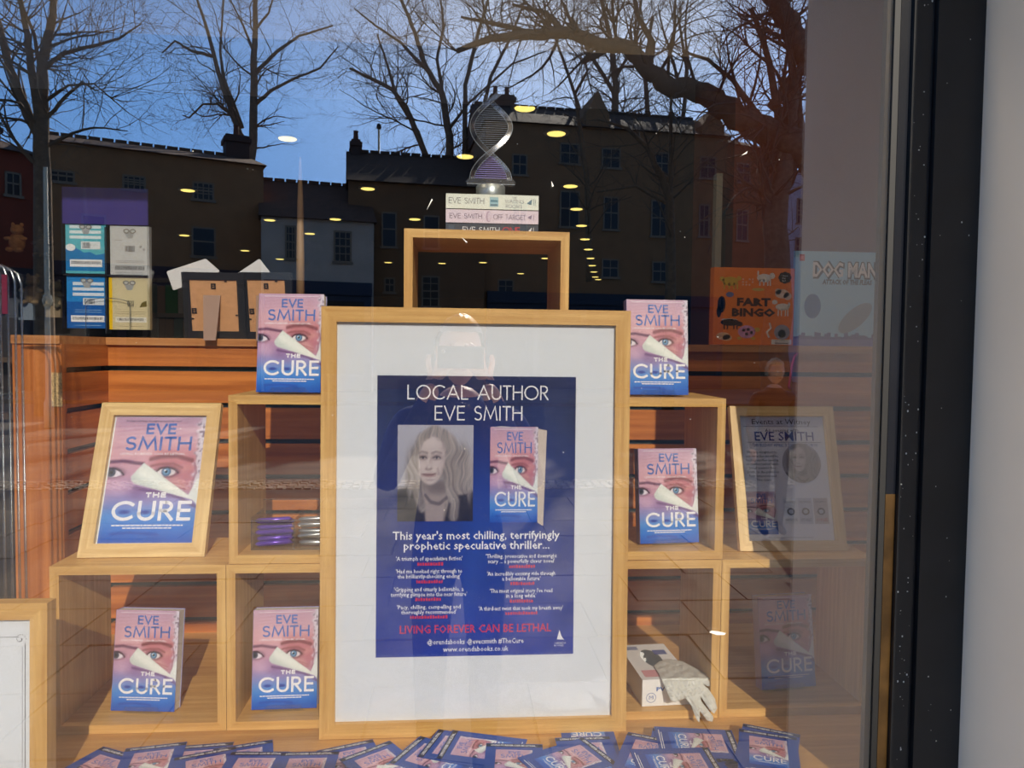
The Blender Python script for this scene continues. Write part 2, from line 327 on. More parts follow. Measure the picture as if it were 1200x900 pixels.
def paint_woman(u, v):
    """black and white portrait of a woman with long fair hair"""
    C = np.zeros(u.shape+(3,))+np.array((172, 172, 182.)); C += ((v-.5)*18)[..., None]
    C = over(C, (44, 42, 46), convex(u, v, [(-.2, -.2), (1.2, -.2), (1.1, .26), (.84, .38), (.25, .38), (-.05, .32)], .03))
    wv = u+.05*np.sin(v*9+u*5)+.02*np.sin(v*23); st = vnoise(wv+v*.10, v, 62, 4, 9)*.6+vnoise(wv+v*.1, v, 120, 6, 11)*.4
    hair = np.maximum.reduce([blob(u, v, .52, .70, .30, .27, .10), blob(u, v, .27, .42, .15, .36, .30, 8), blob(u, v, .79, .38, .20, .42, .25, -10)])
    hc = np.array((108, 100, 97.))[None, None]+(st[..., None]*78); hc = hc+(ss(.75, .95, v)*14)[..., None]
    C = C*(1-hair[..., None])+hc*hair[..., None]
    C = over(C, (160, 148, 146), convex(u, v, [(.36, -.1), (.60, -.1), (.66, .30), (.60, .42), (.36, .42), (.33, .25)], .03))
    C = over(C, (96, 88, 88), blob(u, v, .54, .36, .16, .07, .8)*.7)
    C = over(C, (84, 78, 80), seg(u, v, [(.37, .27), (.44, .20), (.55, .18), (.66, .25)], .018, .7)*.7)
    C = over(C, (38, 36, 40), convex(u, v, [(.05, -.1), (.38, -.1), (.35, .20), (.20, .32)], .02)*.9); C = over(C, (36, 34, 38), convex(u, v, [(.60, -.1), (.98, -.1), (.92, .28), (.70, .26)], .02)*.9)
    face = np.maximum(blob(u, v, .455, .70, .205, .20, .08, -6), blob(u, v, .435, .58, .165, .20, .10, -6)); C = over(C, (196, 184, 182), face)
    C = over(C, (152, 138, 138), face*ss(.50, .68, u+(.6-v)*.2)*.65); C = over(C, (216, 205, 203), blob(u, v, .42, .83, .13, .06, .9)*.6*face)
    for x in (.33, .53): C = over(C, (214, 200, 198), blob(u, v, x, .575, .06, .05, .9)*.45)
    for x in (.335, .515):
        C = over(C, (128, 112, 112), blob(u, v, x, .665, .062, .030, .6)*.7); C = over(C, (196, 188, 188), blob(u, v, x, .658, .034, .011, .4)*.8); C = over(C, (44, 40, 44), blob(u, v, x, .659, .014, .012, .3)); C = over(C, (64, 54, 56), seg(u, v, [(x-.045, .658), (x-.01, .674), (x+.03, .670), (x+.05, .655)], .006, .7)*.8)
        C = over(C, (120, 106, 104), seg(u, v, [(x-.065, .705), (x-.01, .724), (x+.06, .708)], .010, .9)*.6)
    C = over(C, (156, 140, 139), seg(u, v, [(.455, .66), (.40, .58), (.385, .555)], .016, .9)*.45); C = over(C, (120, 104, 104), seg(u, v, [(.375, .545), (.41, .537), (.45, .547)], .010, .9)*.6); C = over(C, (222, 212, 210), blob(u, v, .405, .60, .018, .05, .9)*.5)
    C = over(C, (150, 116, 117), blob(u, v, .415, .480, .085, .018, .5)*.8); C = over(C, (110, 84, 86), seg(u, v, [(.325, .492), (.38, .483), (.45, .483), (.505, .497)], .006, .7)*.8)
    C = over(C, (160, 144, 143), seg(u, v, [(.29, .54), (.30, .49)], .010, .9)*.5); C = over(C, (146, 130, 130), seg(u, v, [(.53, .55), (.545, .49)], .010, .9)*.5); C = over(C, (150, 136, 136), blob(u, v, .42, .43, .06, .012, .9)*.5)
    for pts, w in (([(.50, .94), (.64, .86), (.70, .70), (.69, .48), (.76, .2), (.74, .05)], .060), ([(.47, .94), (.31, .87), (.235, .72), (.22, .5), (.25, .3), (.33, .14)], .050), ([(.66, .7), (.63, .45), (.70, .22)], .03)):
        l = seg(u, v, pts, w, .45)[..., None]*.92; C = C*(1-l)+hc*l
    return np.clip(C, 0, 255)
def paint_poster(u, v):
    C = np.zeros(u.shape+(3,)); n = vnoise(u, v, 5, 7, 21)*.5+vnoise(u, v, 11, 15, 22)*.3
    a, b = np.array((22, 36, 84.)), np.array((38, 66, 170.)); t = np.clip(1-v*1.0+n*.45-.2, 0, 1)[..., None]; C = a*(1-t)+b*t
    C = over(C, (30, 78, 178), blob(u, v, .55, .42, .22, .25, .9)*.6); C = over(C, (60, 96, 190), blob(u, v, .46, .22, .05, .2, .9, -12)*.35)
    return np.clip(C, 0, 255)
def grid_print(name, w, h, nx, ny, fn, parent=None, y=0.0, x0=None, z0=0.0, face=PRINT, mask=None, u01=(0, 1), v01=(0, 1)):
    us = np.linspace(0, 1, nx+1); vs = np.linspace(0, 1, ny+1); U, Vv = np.meshgrid(us, vs)
    C = fn(u01[0]+U*(u01[1]-u01[0]), v01[0]+Vv*(v01[1]-v01[0])); x0 = -w/2 if x0 is None else x0
    P = np.stack([x0+U*w, np.full(U.shape, y), z0+Vv*h], -1).reshape(-1, 3)
    c = C.reshape(-1, 3)/255; c = np.where(c <= .04045, c/12.92, ((c+.055)/1.055)**2.4)
    i, j = np.meshgrid(np.arange(nx), np.arange(ny)); i = i.ravel(); j = j.ravel(); k = j*(nx+1)+i
    if mask is not None:
        keep = mask((i+.5)/nx, (j+.5)/ny); k = k[keep]
    F = np.stack([k, k+1, k+nx+2, k+nx+1], -1).tolist()
    return mesh(name, P, F, face, parent, False, c)
TB, WT = (84, 118, 190), (250, 250, 250)
def cover_letters(mb, w, h, y, x0=None, small=True, top=False, z0=0):
    x0 = -w/2 if x0 is None else x0; X = lambda u: x0+u*w; Z = lambda v: z0+v*h; s = w/.129
    stroke_text(mb, 'EVE', X(.35), X(.68), Z(.858), .09*h, .0032*s, y, TB, .28)
    stroke_text(mb, 'SMITH', X(.14), X(.87), Z(.725), .115*h, .0034*s, y, TB, .24)
    font_text(mb, 'LIVING FOREVER CAN BE LETHAL...', X(.47), Z(.688), .74*w, y, WT, .020*h)
    stroke_text(mb, 'THE', X(.44), X(.66), Z(.348), .042*h, .0022*s, y, WT, .4)
    stroke_text(mb, 'CURE', X(.10), X(.95), Z(.168), .155*h, .0046*s, y, WT, .3)
    for z, a, b in ((.128, .12, .88), (.108, .24, .76)):
        random.seed(5); x = a
        while x < b: l = random.uniform(.02, .05); rect(mb, X(x), X(min(b, x+l)), Z(z), Z(z+.010), y, WT); x += l+.008
    if top: font_text(mb, "'A page-turning, thought-provoking read'", X(.42), Z(.962), .62*w, y, (30, 34, 60), .016*h)
    else: rect(mb, X(.08), X(.92), Z(.972), Z(.977), y, (236, 226, 232))

# ================================================================= SETTING: the shop
mb = MB()
def plank_room():
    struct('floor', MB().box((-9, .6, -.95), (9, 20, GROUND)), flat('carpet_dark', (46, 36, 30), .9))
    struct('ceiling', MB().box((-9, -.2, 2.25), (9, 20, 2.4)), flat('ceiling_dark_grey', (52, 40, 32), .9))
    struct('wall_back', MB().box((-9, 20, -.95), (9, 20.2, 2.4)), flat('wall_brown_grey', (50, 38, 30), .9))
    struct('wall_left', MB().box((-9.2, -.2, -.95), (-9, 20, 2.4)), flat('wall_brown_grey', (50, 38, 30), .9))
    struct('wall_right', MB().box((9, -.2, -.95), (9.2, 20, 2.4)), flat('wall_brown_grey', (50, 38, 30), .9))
    # soffit hanging behind the display
    z = at(700, 62, .95)[2]
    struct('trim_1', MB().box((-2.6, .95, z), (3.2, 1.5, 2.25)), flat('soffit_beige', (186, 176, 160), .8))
plank_room()
# window: glass, jamb, sill wall, fascia
gx1 = .667
win = MB().box((-2.6, GLASS_Y, -.06), (gx1, GLASS_Y+.006, 1.62)).build('window_1', GLASS); win['kind'] = 'structure'
BRONZE = flat('bronze_anodised_metal', (44, 36, 24), .35, .2, noise=.3, nscale=8)
NAVY = flat('navy_gloss_metal', (16, 18, 24), .2, noise=.3, nscale=5)
MB().box((.648, GLASS_Y+.006, -.06), (.668, GLASS_Y+.018, 1.62)).build('window_bead', BRONZE, win)
MB().box((.656, GLASS_Y-.003, -.06), (.666, GLASS_Y+.0, 1.62)).build('gasket', flat('rubber_black', (8, 8, 9), .6), win)
MB().box((.666, GLASS_Y-.004, -.06), (.684, GLASS_Y+.03, .52)).build('window_bead', flat('gold_reflection_metal', (74, 54, 28), .3, .4, noise=.5, nscale=20), win)  # golden reflection painted into the lower length of the bead
MB().box((.666, GLASS_Y-.004, .52), (.684, GLASS_Y+.03, 1.62)).build('window_bead', NAVY, win)
MB().box((-2.66, GLASS_Y-.04, -.06), (-2.6, GLASS_Y+.06, 1.62)).build('window_post', BLACK, win)
jm = MB().box((.684, GLASS_Y-.012, GROUND), (.718, GLASS_Y+.06, 1.75)).box((.7195, GLASS_Y-.020, GROUND), (.80, GLASS_Y+.06, 1.75)).box((.718, GLASS_Y-.008, GROUND), (.7195, GLASS_Y+.05, 1.75))
jamb = struct('trim_2', jm, BLACK)
random.seed(3); sp = MB()
for i in range(90):
    x = random.uniform(.687, .715) if i < 70 else random.uniform(.725, .79); z = random.choice([random.uniform(-.02, .25), random.uniform(.2, .7), random.uniform(.5, 1.35)]); r = random.choice([.0005, .0007, .0009, .0014])
    yy = GLASS_Y-(.0124 if x < .718 else .0204); ell(sp, x, z, r, r*random.uniform(.7, 1.8), yy, (215, 215, 205), 6)
o = sp.build('paint_specks', PRINT, jamb, cols=True); o['kind'] = 'stuff'
cream = flat('cream_painted_wall', (250, 232, 204), .75, noise=.05, nscale=3)
struct('wall_pier', MB().box((.80, -.90, GROUND), (2.0, GLASS_Y+.05, 1.75)), cream)
struct('wall_sill', MB().box((-3.2, GLASS_Y-.03, GROUND), (.80, GLASS_Y+.05, -.06)), BLACK)
struct('wall_front_left', MB().box((-9.2, -.6, GROUND), (-2.66, -.2, 2.4)), cream)
struct('wall_front_right', MB().box((2.0, -.6, GROUND), (9.2, -.2, 2.4)), cream)
struct('wall_fascia', MB().box((-9.2, -.6, 1.75), (9.2, -.2, 8)).box((-2.66, GLASS_Y-.03, 1.62), (.80, -.2, 1.75)), flat('fascia_dark', (34, 36, 40), .5))
struct('sky_shade_overhang', MB().box((-3.0, -.95, 1.95), (2.2, -.6, 2.05)), flat('fascia_dark', (34, 36, 40), .5))  # unseen overhang added above the window to hold back sky light

# unseen warm fill spots, added above the display to offset the blue sky light
for sx in (-.75, .05, .80):
    t = thing('fill_spotlight', 'unseen fill spotlight added above the window, '+{-.75: 'left one', .05: 'middle one', .80: 'right one'}[sx], 'spotlight', (sx, -.08, 1.95), group='added fill spotlights above the window display')
    MB().lathe([(.03, .05), (.035, .0), (.035, .09), (.02, .10)], 16).build('fill_can', flat('white_metal_ring', (150, 146, 136), .4), t); MB().lathe([(.012, .10), (.012, .30)], 8).build('stem', flat('white_metal_ring', (150, 146, 136), .4), t)
    ld = D_.lights.new('fill_lamp', 'AREA'); ld.shape = 'DISK'; ld.size = .06; ld.energy = FILL_SPOT_W*(.5 if sx > .5 else 1); ld.color = (1, .80, .56); lo = D_.objects.new('fill_lamp', ld); COL.objects.link(lo); lo.parent = t; lo.location = (0, 0, -.003); lo.rotation_euler = (math.radians(12), 0, 0)

# display platform
pl = thing('display_platform', 'oak veneered window platform that carries the wooden display cubes and leaflets', 'platform', (0, 0, 0))
MB().box((-1.35, GLASS_Y+.06, -.03), (1.35, .53, 0)).build('platform_top', PLAT, pl)
MB().box((-1.35, GLASS_Y+.065, GROUND), (1.35, .52, -.031)).build('platform_base', CHERRY['x'], pl)

# slatwall
SY = .53; SX = -.945
sw = thing('slatwall_divider', 'low cherry wood slatwall closing the back of the window display', 'partition', (0, SY, 0))
gz = [.697-.0945*k for k in range(8)]
edges = [.757]+[g for g in gz]+[0.0]
bm_ = MB(); 
DKG = flat('slat_groove_insert', (18, 46, 44), .3)
MB().box((SX-.02, .018, 0), (1.32, .05, .757)).build('backing_board', DKG, sw)
for k in range(len(edges)-1):
    zt = edges[k]-(.0065 if k else 0); zb = edges[k+1]+(.0065 if k < len(edges)-2 else 0)
    MB().box((SX, 0, zb), (1.32, .018, zt)).build('slat_board', CHERRY['x'], sw)
    MB().box((SX-.018, -.215, zb), (SX, 0, zt)).build('slat_board', CHERRY['y'], sw)
MB().box((SX-.03, -.215, 0), (SX-.018, 0, .757)).build('backing_board', DKG, sw)
MB().box((SX-.105, -.235, 0), (SX+.002, -.215, .757)).build('end_panel', CHERRY['z'], sw)
MB().box((SX-.105, -.215, 0), (SX-.087, .05, .757)).build('side_panel', CHERRY['z'], sw)
CAPM = wood('cap_rail_wood', (206, 150, 92), (170, 110, 58), 'x', scale=50)
MB().box((SX-.105, -.240, .757), (SX+.0, -.0, .776)).box((SX, -.012, .757), (1.32, .1, .776)).box((SX-.105, 0, .757), (SX, .1, .776)).build('cap_rail', CAPM, sw)
MB().box((SX-.020, -.238, .615), (SX+.003, -.2349, .692)).build('chipboard_patch', flat('raw_chipboard', (196, 164, 112), .9, noise=.5, nscale=300), sw)['label'] = 'pale raw chipboard patch'

# ================================================================= display cubes
def cube(x, z, y, w, label, h=.3306, d=.218, t=.017):
    r = thing('display_cube', label, 'cube shelf', (x, y, z), group='open oak display cubes stacked in the window')
    g = .0006; W = w/2-g; H = h-2*g
    z0, z1 = g, g+H
    for nm, P, ax in (('bottom_panel', [(-W, z0), (W, z0), (W-t, z0+t), (-W+t, z0+t)], 'x'), ('top_panel', [(-W+t, z1-t), (W-t, z1-t), (W, z1), (-W, z1)], 'x'),
                      ('side_panel', [(-W, z0), (-W+t, z0+t), (-W+t, z1-t), (-W, z1)], 'z'), ('side_panel', [(W-t, z0+t), (W, z0), (W, z1), (W-t, z1-t)], 'z')):
        MB().prism(P, 0, d).build(nm, OAK[ax], r)
    return r
H = .3306
cube(-.66, 0, 0, .33, 'bottom row oak cube at far left with one book and a framed print on top')
cube(-.33, 0, 0, .33, 'bottom row oak cube, second from left, holding a book beside the big frame')
cube(0, 0, 0, .33, 'bottom row oak cube hidden behind the big framed poster')
cube(.33, 0, 0, .33, 'bottom row oak cube holding the white glove box')
cube(.66, 0, 0, .33, 'bottom row oak cube at far right with a shaded book inside')
cube(-.325, H, .002, .33, 'middle row oak cube on the left with the clear pen tray inside')
cube(.002, H, .002, .33, 'middle row oak cube behind the big framed poster')
cube(.332, H, .002, .33, 'middle row oak cube on the right with one book inside')
cube(.009, 2*H, .019, .330, 'topmost empty oak cube above the big poster, carrying the book stack')

# ================================================================= framed pictures
def frame(name, label, w, h, rail, depth, loc, lean, rz, wd, cat='picture frame', ry=0):
    r = thing(name, label, cat, loc, rz, lean, ry)      # leaning back about its bottom edge
    W = w/2
    MB().prism([(-W, 0), (W, 0), (W-rail, rail), (-W+rail, rail)], 0, depth).build('bottom_rail', wd['x'], r)
    MB().prism([(-W+rail, h-rail), (W-rail, h-rail), (W, h), (-W, h)], 0, depth).build('top_rail', wd['x'], r)
    MB().prism([(-W, 0), (-W+rail, rail), (-W+rail, h-rail), (-W, h)], 0, depth).build('side_rail', wd['z'], r)
    MB().prism([(W-rail, rail), (W, 0), (W, h), (W-rail, h-rail)], 0, depth).build('side_rail', wd['z'], r)
    MB().box((-W+rail-.002, .005, rail-.002), (W-rail+.002, .0065, h-rail+.002)).build('glass_pane', PANE, r)
    MB().box((-W+rail-.003, .0105, rail-.003), (W-rail+.003, depth-.001, h-rail+.003)).build('backing_sheet', WHITE, r)
    return r
def lean_from(bl, br, tl, tr, Yb, Yt):
    a, b, c, d = at(*bl, Yb), at(*br, Yb), at(*tl, Yt), at(*tr, Yt)
    m0, m1 = (a+b)/2, (c+d)/2; w = ((b-a)[0]+(d-c)[0])/2; hh = math.hypot(m1[2]-m0[2], Yt-Yb); return m0, w, hh, -math.atan2(Yt-Yb, m1[2]-m0[2]), (m1[0]-m0[0])
# big poster
m0, w, h, ln, _ = lean_from((371, 868), (735, 858), (378, 358), (737, 364), -.046, -.026)
bigf = frame('framed_poster', 'large oak frame with the blue local author poster on white, centre of the window', w, .833, .0290, .022, (m0[0]+.001, -.046, .001), -.026, 0, OAK)
ps = lambda x: (x-561.5)/235*.3875      # photo x -> poster local
PH = .549; pz0 = .153
pz = lambda y: pz0+(773-y)/333*PH
grid_print('poster', .3875, PH, 60, 84, paint_poster, bigf, .0098, None, pz0)
L = MB(); yy = .0094
stroke_text(L, 'LOCAL AUTHOR', ps(479), ps(646), pz(468), .0285, .0026, yy, WT, .22)
stroke_text(L, 'EVE SMITH', ps(511), ps(615), pz(492.5), .0285, .0026, yy, WT, .22)
font_text(L, "This year's most chilling, terrifyingly", ps(562), pz(633.5), (661-463)/235*.3875, yy, WT, .0165, bold=.012)
font_text(L, 'prophetic speculative thriller...', ps(562.5), pz(645.5), (649-476)/235*.3875, yy, WT, .0165, bold=.012)
def small(s, xc, y, wpx, col=WT): font_text(L, s, ps(xc), pz(y+2.5), wpx/235*.3875, yy, col, .0084, bold=.01)
RED = (214, 60, 92)
def dash(xc, y, wpx, seed):
    random.seed(seed); x = xc-wpx/2
    while x < xc+wpx/2: l = random.uniform(1.4, 2.8); rect(L, ps(x), ps(x+l), pz(y+2), pz(y-random.uniform(.8, 2)), yy, RED); x += l+.8
for s, y, wd in (("'A triumph of speculative fiction'", 656, 78), ("'Had me hooked right through to", 671, 78), ("the brilliantly-shocking ending'", 677, 74), ("'Gripping and utterly believable, a", 692.5, 82), ("terrifying glimpse into the near future'", 698.5, 90), ("'Pacy, chilling, compelling and", 713.5, 75), ("thoroughly recommended'", 719.5, 65)): small(s, 506, y, wd)
for s, y, wd in (("'Thrilling, provocative and downright", 654, 85), ("scary ... a powerfully clever novel'", 660, 80), ("'An incredibly exciting ride through", 675, 82), ("a believable future'", 681, 46), ("'The most original story I've read", 695.5, 75), ("in a long while'", 701.5, 36), ("'A third-act twist that took my breath away'", 716.5, 101)): small(s, 615.5, y, wd)
for i, (x, y, wd) in enumerate(((507, 662.5, 30), (506, 683.5, 30), (505, 704.5, 30), (505, 725.5, 42), (616, 666.5, 30), (616, 687, 27), (616, 708, 28), (616, 722.5, 38))): dash(x, y, wd, i)
font_text(L, 'LIVING FOREVER CAN BE LETHAL', ps(562), pz(745), 180/235*.3875, yy, RED, .0165, bold=.012)
font_text(L, '@orendabooks @evecsmith #TheCure', ps(561.5), pz(758.5), 115/235*.3875, yy, WT, .0105, bold=.008)
font_text(L, 'www.orendabooks.co.uk', ps(562), pz(767.5), 78/235*.3875, yy, WT, .0105, bold=.008)
font_text(L, 'ORENDA\nBOOKS', ps(663), pz(760.5), 14/235*.3875, yy, WT, .0035)
poly(L, [(ps(659), pz(755)), (ps(668), pz(755.5)), (ps(665), pz(752)), (ps(662), pz(744)), (ps(660.5), pz(750))], yy, WT)
L.build('lettering', PRINT, bigf, cols=True)['label'] = 'white and red printed lettering'
ww = (557-468)/235*.3875; hh = (612-498)/333*PH
grid_print('portrait_photo', ww, hh, 90, 116, paint_woman, bigf, .0092, ps(468), pz(612))['label'] = 'black and white portrait of a woman with long fair hair'
# little drawn book on the poster
bw, bh = (633-576)/235*.3875, (614-500)/333*PH
grid_print('book_picture', bw, bh, 56, 90, paint_cover, bigf, .0092, ps(577), pz(614))['label'] = 'printed picture of the book'
L = MB(); cover_letters(L, bw, bh, .0089, ps(577), z0=pz(614)); poly(L, [(ps(634), pz(614)), (ps(641), pz(618.5)), (ps(644.5), pz(504)), (ps(634), pz(502))], .0090, (214, 200, 186)); poly(L, [(ps(577), pz(500.5)), (ps(634), pz(503)), (ps(644.5), pz(504)), (ps(590), pz(499))], .0090, (196, 190, 196)); L.build('book_picture_lettering', PRINT, bigf, cols=True)
# left print
m0, w, h, ln, dx = lean_from((89, 653), (240, 652), (123, 472), (261, 471), .055, .172)
lf = frame('framed_print', 'pale oak frame with a large print of the book cover, leaning at the left', w, h, .0275, .016, (m0[0], .055, H+.001), ln, 0, LOAK)
iw, ih = w-.0275*2-.006, h-.0275*2-.004
grid_print('cover_print', iw, ih, 110, 160, paint_cover, lf, .0098, None, .0295)
L = MB(); cover_letters(L, iw, ih, .0094, z0=.0295, top=True); L.build('lettering', PRINT, lf, cols=True)
# right event frame
m0, w, h, ln, dx = lean_from((866, 648), (995, 647), (852, 479), (970, 477), .058, .140)
ef = frame('framed_notice', 'pale oak frame with a grey event notice, leaning at the right half in shade', w, h, .0215, .015, (m0[0], .058, H+.001), ln, 0, LOAK, ry=0)
ex = lambda u: -w/2+.0215+u*(w-.043); ez = lambda v: .0215+v*(h-.043)
L = MB(); NV = (24, 44, 90); y1 = .0094
def paint_notice(u, v): return np.zeros(u.shape+(3,))+np.array((236, 240, 248.))
grid_print('event_notice', w-.045, h-.045, 4, 4, paint_notice, ef, .0099, None, .0225)
font_text(L, 'Events at Witney', ex(.50), ez(.935), .135, y1, (20, 22, 40), .0125)
rect(L, ex(.05), ex(.93), ez(.915), ez(.918), y1, NV); rect(L, ex(.08), ex(.95), ez(.785), ez(.788), y1, NV)
font_text(L, 'An evening with', ex(.50), ez(.872), .078, y1, (20, 22, 40), .008)
font_text(L, 'EVE SMITH', ex(.52), ez(.80), .135, y1, (16, 60, 150), .021, bold=.008)
font_text(L, 'THURSDAY APRIL 3 2025 FROM 18:00', ex(.52), ez(.75), .150, y1, (30, 80, 160), .0075)
for i, s in enumerate(('We are delighted to', 'announce that we will be', 'hosting another evening', 'in conversation with', 'local author Eve', 'Smith, as she publishes', 'her latest novel,', 'The Cure')):
    font_text(L, s, ex(.24), ez(.695-.032*i), .072*min(1, len(s)/22+.1), y1, (26, 28, 44), .0062)
font_text(L, 'free tickets available in the shop and online', ex(.5), ez(.02), .10, y1, (26, 28, 44), .0036)
cover_letters(L, .066, .092, .0088, ex(.02), z0=ez(.05))
for u0, c1, t1 in ((.44, (214, 222, 232), ('EVE SMITH', 'WAITING ROOMS')), (.61, (200, 206, 222), ('EVE SMITH', 'OFF TARGET')), (.79, (196, 190, 194), ('EVE SMITH', 'ONE'))):
    rect(L, ex(u0), ex(u0+.165), ez(.13), ez(.335), .0092, c1); font_text(L, t1[0], ex(u0+.082), ez(.295), .024, .0089, NV, .005); ell(L, ex(u0+.082), ez(.228), .009, .008, .0089, (60, 64, 84)); ell(L, ex(u0+.082), ez(.228), .005, .0045, .0087, (190, 196, 210)); font_text(L, t1[1], ex(u0+.082), ez(.15), .026, .0089, (190, 50, 70) if t1[1] == 'ONE' else NV, .007)
L.build('lettering', PRINT, ef, cols=True)
grid_print('cover_picture', .066, .092, 50, 70, paint_cover, ef, .0092, ex(.02), ez(.05))
pw_ = .088
grid_print('round_portrait', pw_, pw_, 70, 70, lambda u, v: paint_woman(u, v*.8+.15), ef, .0092, ex(.47), ez(.455), mask=lambda a, b: (a-.5)**2+(b-.5)**2 < .25)['label'] = 'round black and white portrait'
# near left frame
wn = .24; xr = at(43, 760, -.245)[0]; zt = at(30, 716, -.235)[2]
nf = frame('framed_sheet', 'oak frame cut off at the lower left corner, white sheet with thin scroll border', wn, zt+.004, .0275, .028, (xr-wn/2, -.222, .001), -.03, 0, OAK)
L = MB(); xx = wn/2-.0275-.012
rect(L, xx-.0008, xx, .03, zt-.065, .0098, (60, 60, 70)); rect(L, xx-.005, xx-.0045, .03, zt-.07, .0098, (110, 110, 120))
for k in range(14):
    a = math.radians(k*30); r = .010-.0006*k; ell(L, xx-.008+r*math.cos(a)*.9, zt-.058+r*math.sin(a)*.9, .0009, .0009, .0098, (60, 60, 70), 6)
rect(L, -xx, -xx+.0008, .03, zt-.065, .0098, (60, 60, 70)); rect(L, -xx+.01, xx-.01, zt-.055, zt-.0543, .0098, (60, 60, 70))
L.build('scroll_border', PRINT, nf, cols=True)

# ================================================================= The paperbacks
BW, BH, BT = .129, .198, .026
def make_book(label):
    r = thing('paperback_book', label, 'book', group='copies of the pink and blue paperback standing in the window')
    grid_print('front_cover', BW, BH, 96, 146, paint_cover, r, 0)
    MB().box((-BW/2, .0002, 0), (BW/2, .0008, BH), (196, 170, 190)).box((-BW/2, BT-.0006, 0), (BW/2, BT, BH), (150, 150, 196)).build('back_cover', PRINT, r, cols=True)
    MB().box((-BW/2-.0005, 0, 0), (-BW/2+.0003, BT, BH), (150, 136, 182)).build('spine', PRINT, r, cols=True)
    MB().box((-BW/2+.0004, .0009, .0015), (BW/2-.0012, BT-.0007, BH-.0015)).build('page_block', flat('book_pages', (232, 226, 210), .8, noise=.08, nscale=400), r)
    L = MB(); cover_letters(L, BW, BH, -.0003); L.build('lettering', PRINT, r, cols=True)
    return r
book0 = None; first = True
def make_stand():
    r = thing('book_stand', 'x', 'stand', group='clear acrylic stands under the paperbacks')
    MB().box((-.036, -.003, 0), (.036, .065, .002)).build('base', ACRYL, r)
    MB().prism([(-.040, .002), (.040, .002), (.032, .014), (-.032, .014)], -.006, -.003).build('front_lip', ACRYL, r)
    MB().add([(-.03, .030, .002), (.03, .030, .002), (.03, .062, .12), (-.03, .062, .12), (-.03, .032, .002), (.03, .032, .002), (.03, .064, .12), (-.03, .064, .12)], [(0, 1, 2, 3), (7, 6, 5, 4), (0, 4, 5, 1), (1, 5, 6, 2), (2, 6, 7, 3), (3, 7, 4, 0)]).build('back_rest', ACRYL, r)
    return r
PB = [  # bottom centre pixel, depth, shelf height, lean, turn, label, where
 (167, 836.5, .045, .018, -.13, -.10, 'paperback on the floor of the far left bottom cube, sunlit, page edges showing', 'far left bottom cube'),
 (333, 836, .040, .018, -.11, .02, 'paperback in the bottom cube directly left of the big poster frame', 'bottom cube left of the poster'),
 (338.5, 459, .036, 2*H, -.12, -.05, 'paperback on top of the upper left cube, touching the big frame', 'top of the upper left cube'),
 (771, 460, .040, 2*H, -.10, .0, 'paperback on top of the upper right cube, right of the big frame', 'top of the upper right cube'),
 (785, 639, .050, H+.018, -.13, .08, 'paperback inside the middle right cube, above the glove box', 'middle right cube'),
 (924.5, 821, .080, .018, -.14, .12, 'shaded paperback standing in the far right bottom cube', 'far right bottom cube')]
for i, (px, py, Y, z, ln, rz, lab, where) in enumerate(PB):
    if i == 0: b = make_book(lab); s = make_stand(); b0, s0 = b, s
    else: b = copy_tree(b0); b['label'] = lab; s = copy_tree(s0)
    p = at(px, py, Y); b.location = (p[0], Y, z+.0042); b.rotation_euler = (ln, 0, rz)
    s.location = (p[0], Y, z+.0008); s.rotation_euler = (0, 0, rz); s['label'] = 'small clear acrylic stand holding the paperback in the '+where if 'cube' in where and 'top' not in where else 'small clear acrylic stand under the paperback on '+where

# stack of three books on the top cube, spines out
SY0 = .17
def spine_book(label, z, t, col, dark, items):
    r = thing('hardback_book' if False else 'paperback_book', label, 'book', (at(577, 250, SY0)[0], SY0, z), group='three stacked paperbacks with spines to the street')
    Wd = .2025
    MB().box((-Wd/2, 0, 0), (Wd/2, .0008, t), col).box((-Wd/2, 0, 0), (Wd/2, .129, .0006), col).box((-Wd/2, 0, t-.0006), (Wd/2, .129, t), col).build('cover', PRINT, r, cols=True)
    MB().box((-Wd/2+.001, .0009, .0007), (Wd/2-.001, .128, t-.0007)).build('page_block', flat('book_pages', (232, 226, 210), .8), r)
    L = MB(); U = lambda u: -Wd/2+u*Wd
    for it in items: it(L, U, t)
    L.build('lettering', PRINT, r, cols=True); return r
zs = 3*H+.003
def sp1(L, U, t):
    stroke_text(L, 'EVE SMITH', U(.03), U(.41), t*.34, t*.40, .0012, -.0003, (70, 80, 100), .2)
    rect(L, U(.47), U(.565), t*.18, t*.82, -.0002, (150, 190, 200)); rect(L, U(.48), U(.555), t*.5, t*.62, -.0004, (60, 120, 140)); rect(L, U(.48), U(.555), t*.26, t*.34, -.0004, (50, 90, 110))
    font_text(L, 'THE', U(.735), t*.74, .010, -.0003, (90, 100, 120), t*.14); stroke_text(L, 'WAITING', U(.635), U(.84), t*.44, t*.24, .0008, -.0003, (90, 100, 120), .2); stroke_text(L, 'ROOMS', U(.645), U(.82), t*.12, t*.24, .0008, -.0003, (90, 100, 120), .2)
    poly(L, [(U(.87), t*.45), (U(.92), t*.35), (U(.93), t*.75)], -.0003, (80, 120, 140)); rect(L, U(.945), U(.95), t*.3, t*.75, -.0003, (80, 120, 140)); rect(L, U(.96), U(.965), t*.3, t*.75, -.0003, (80, 120, 140))
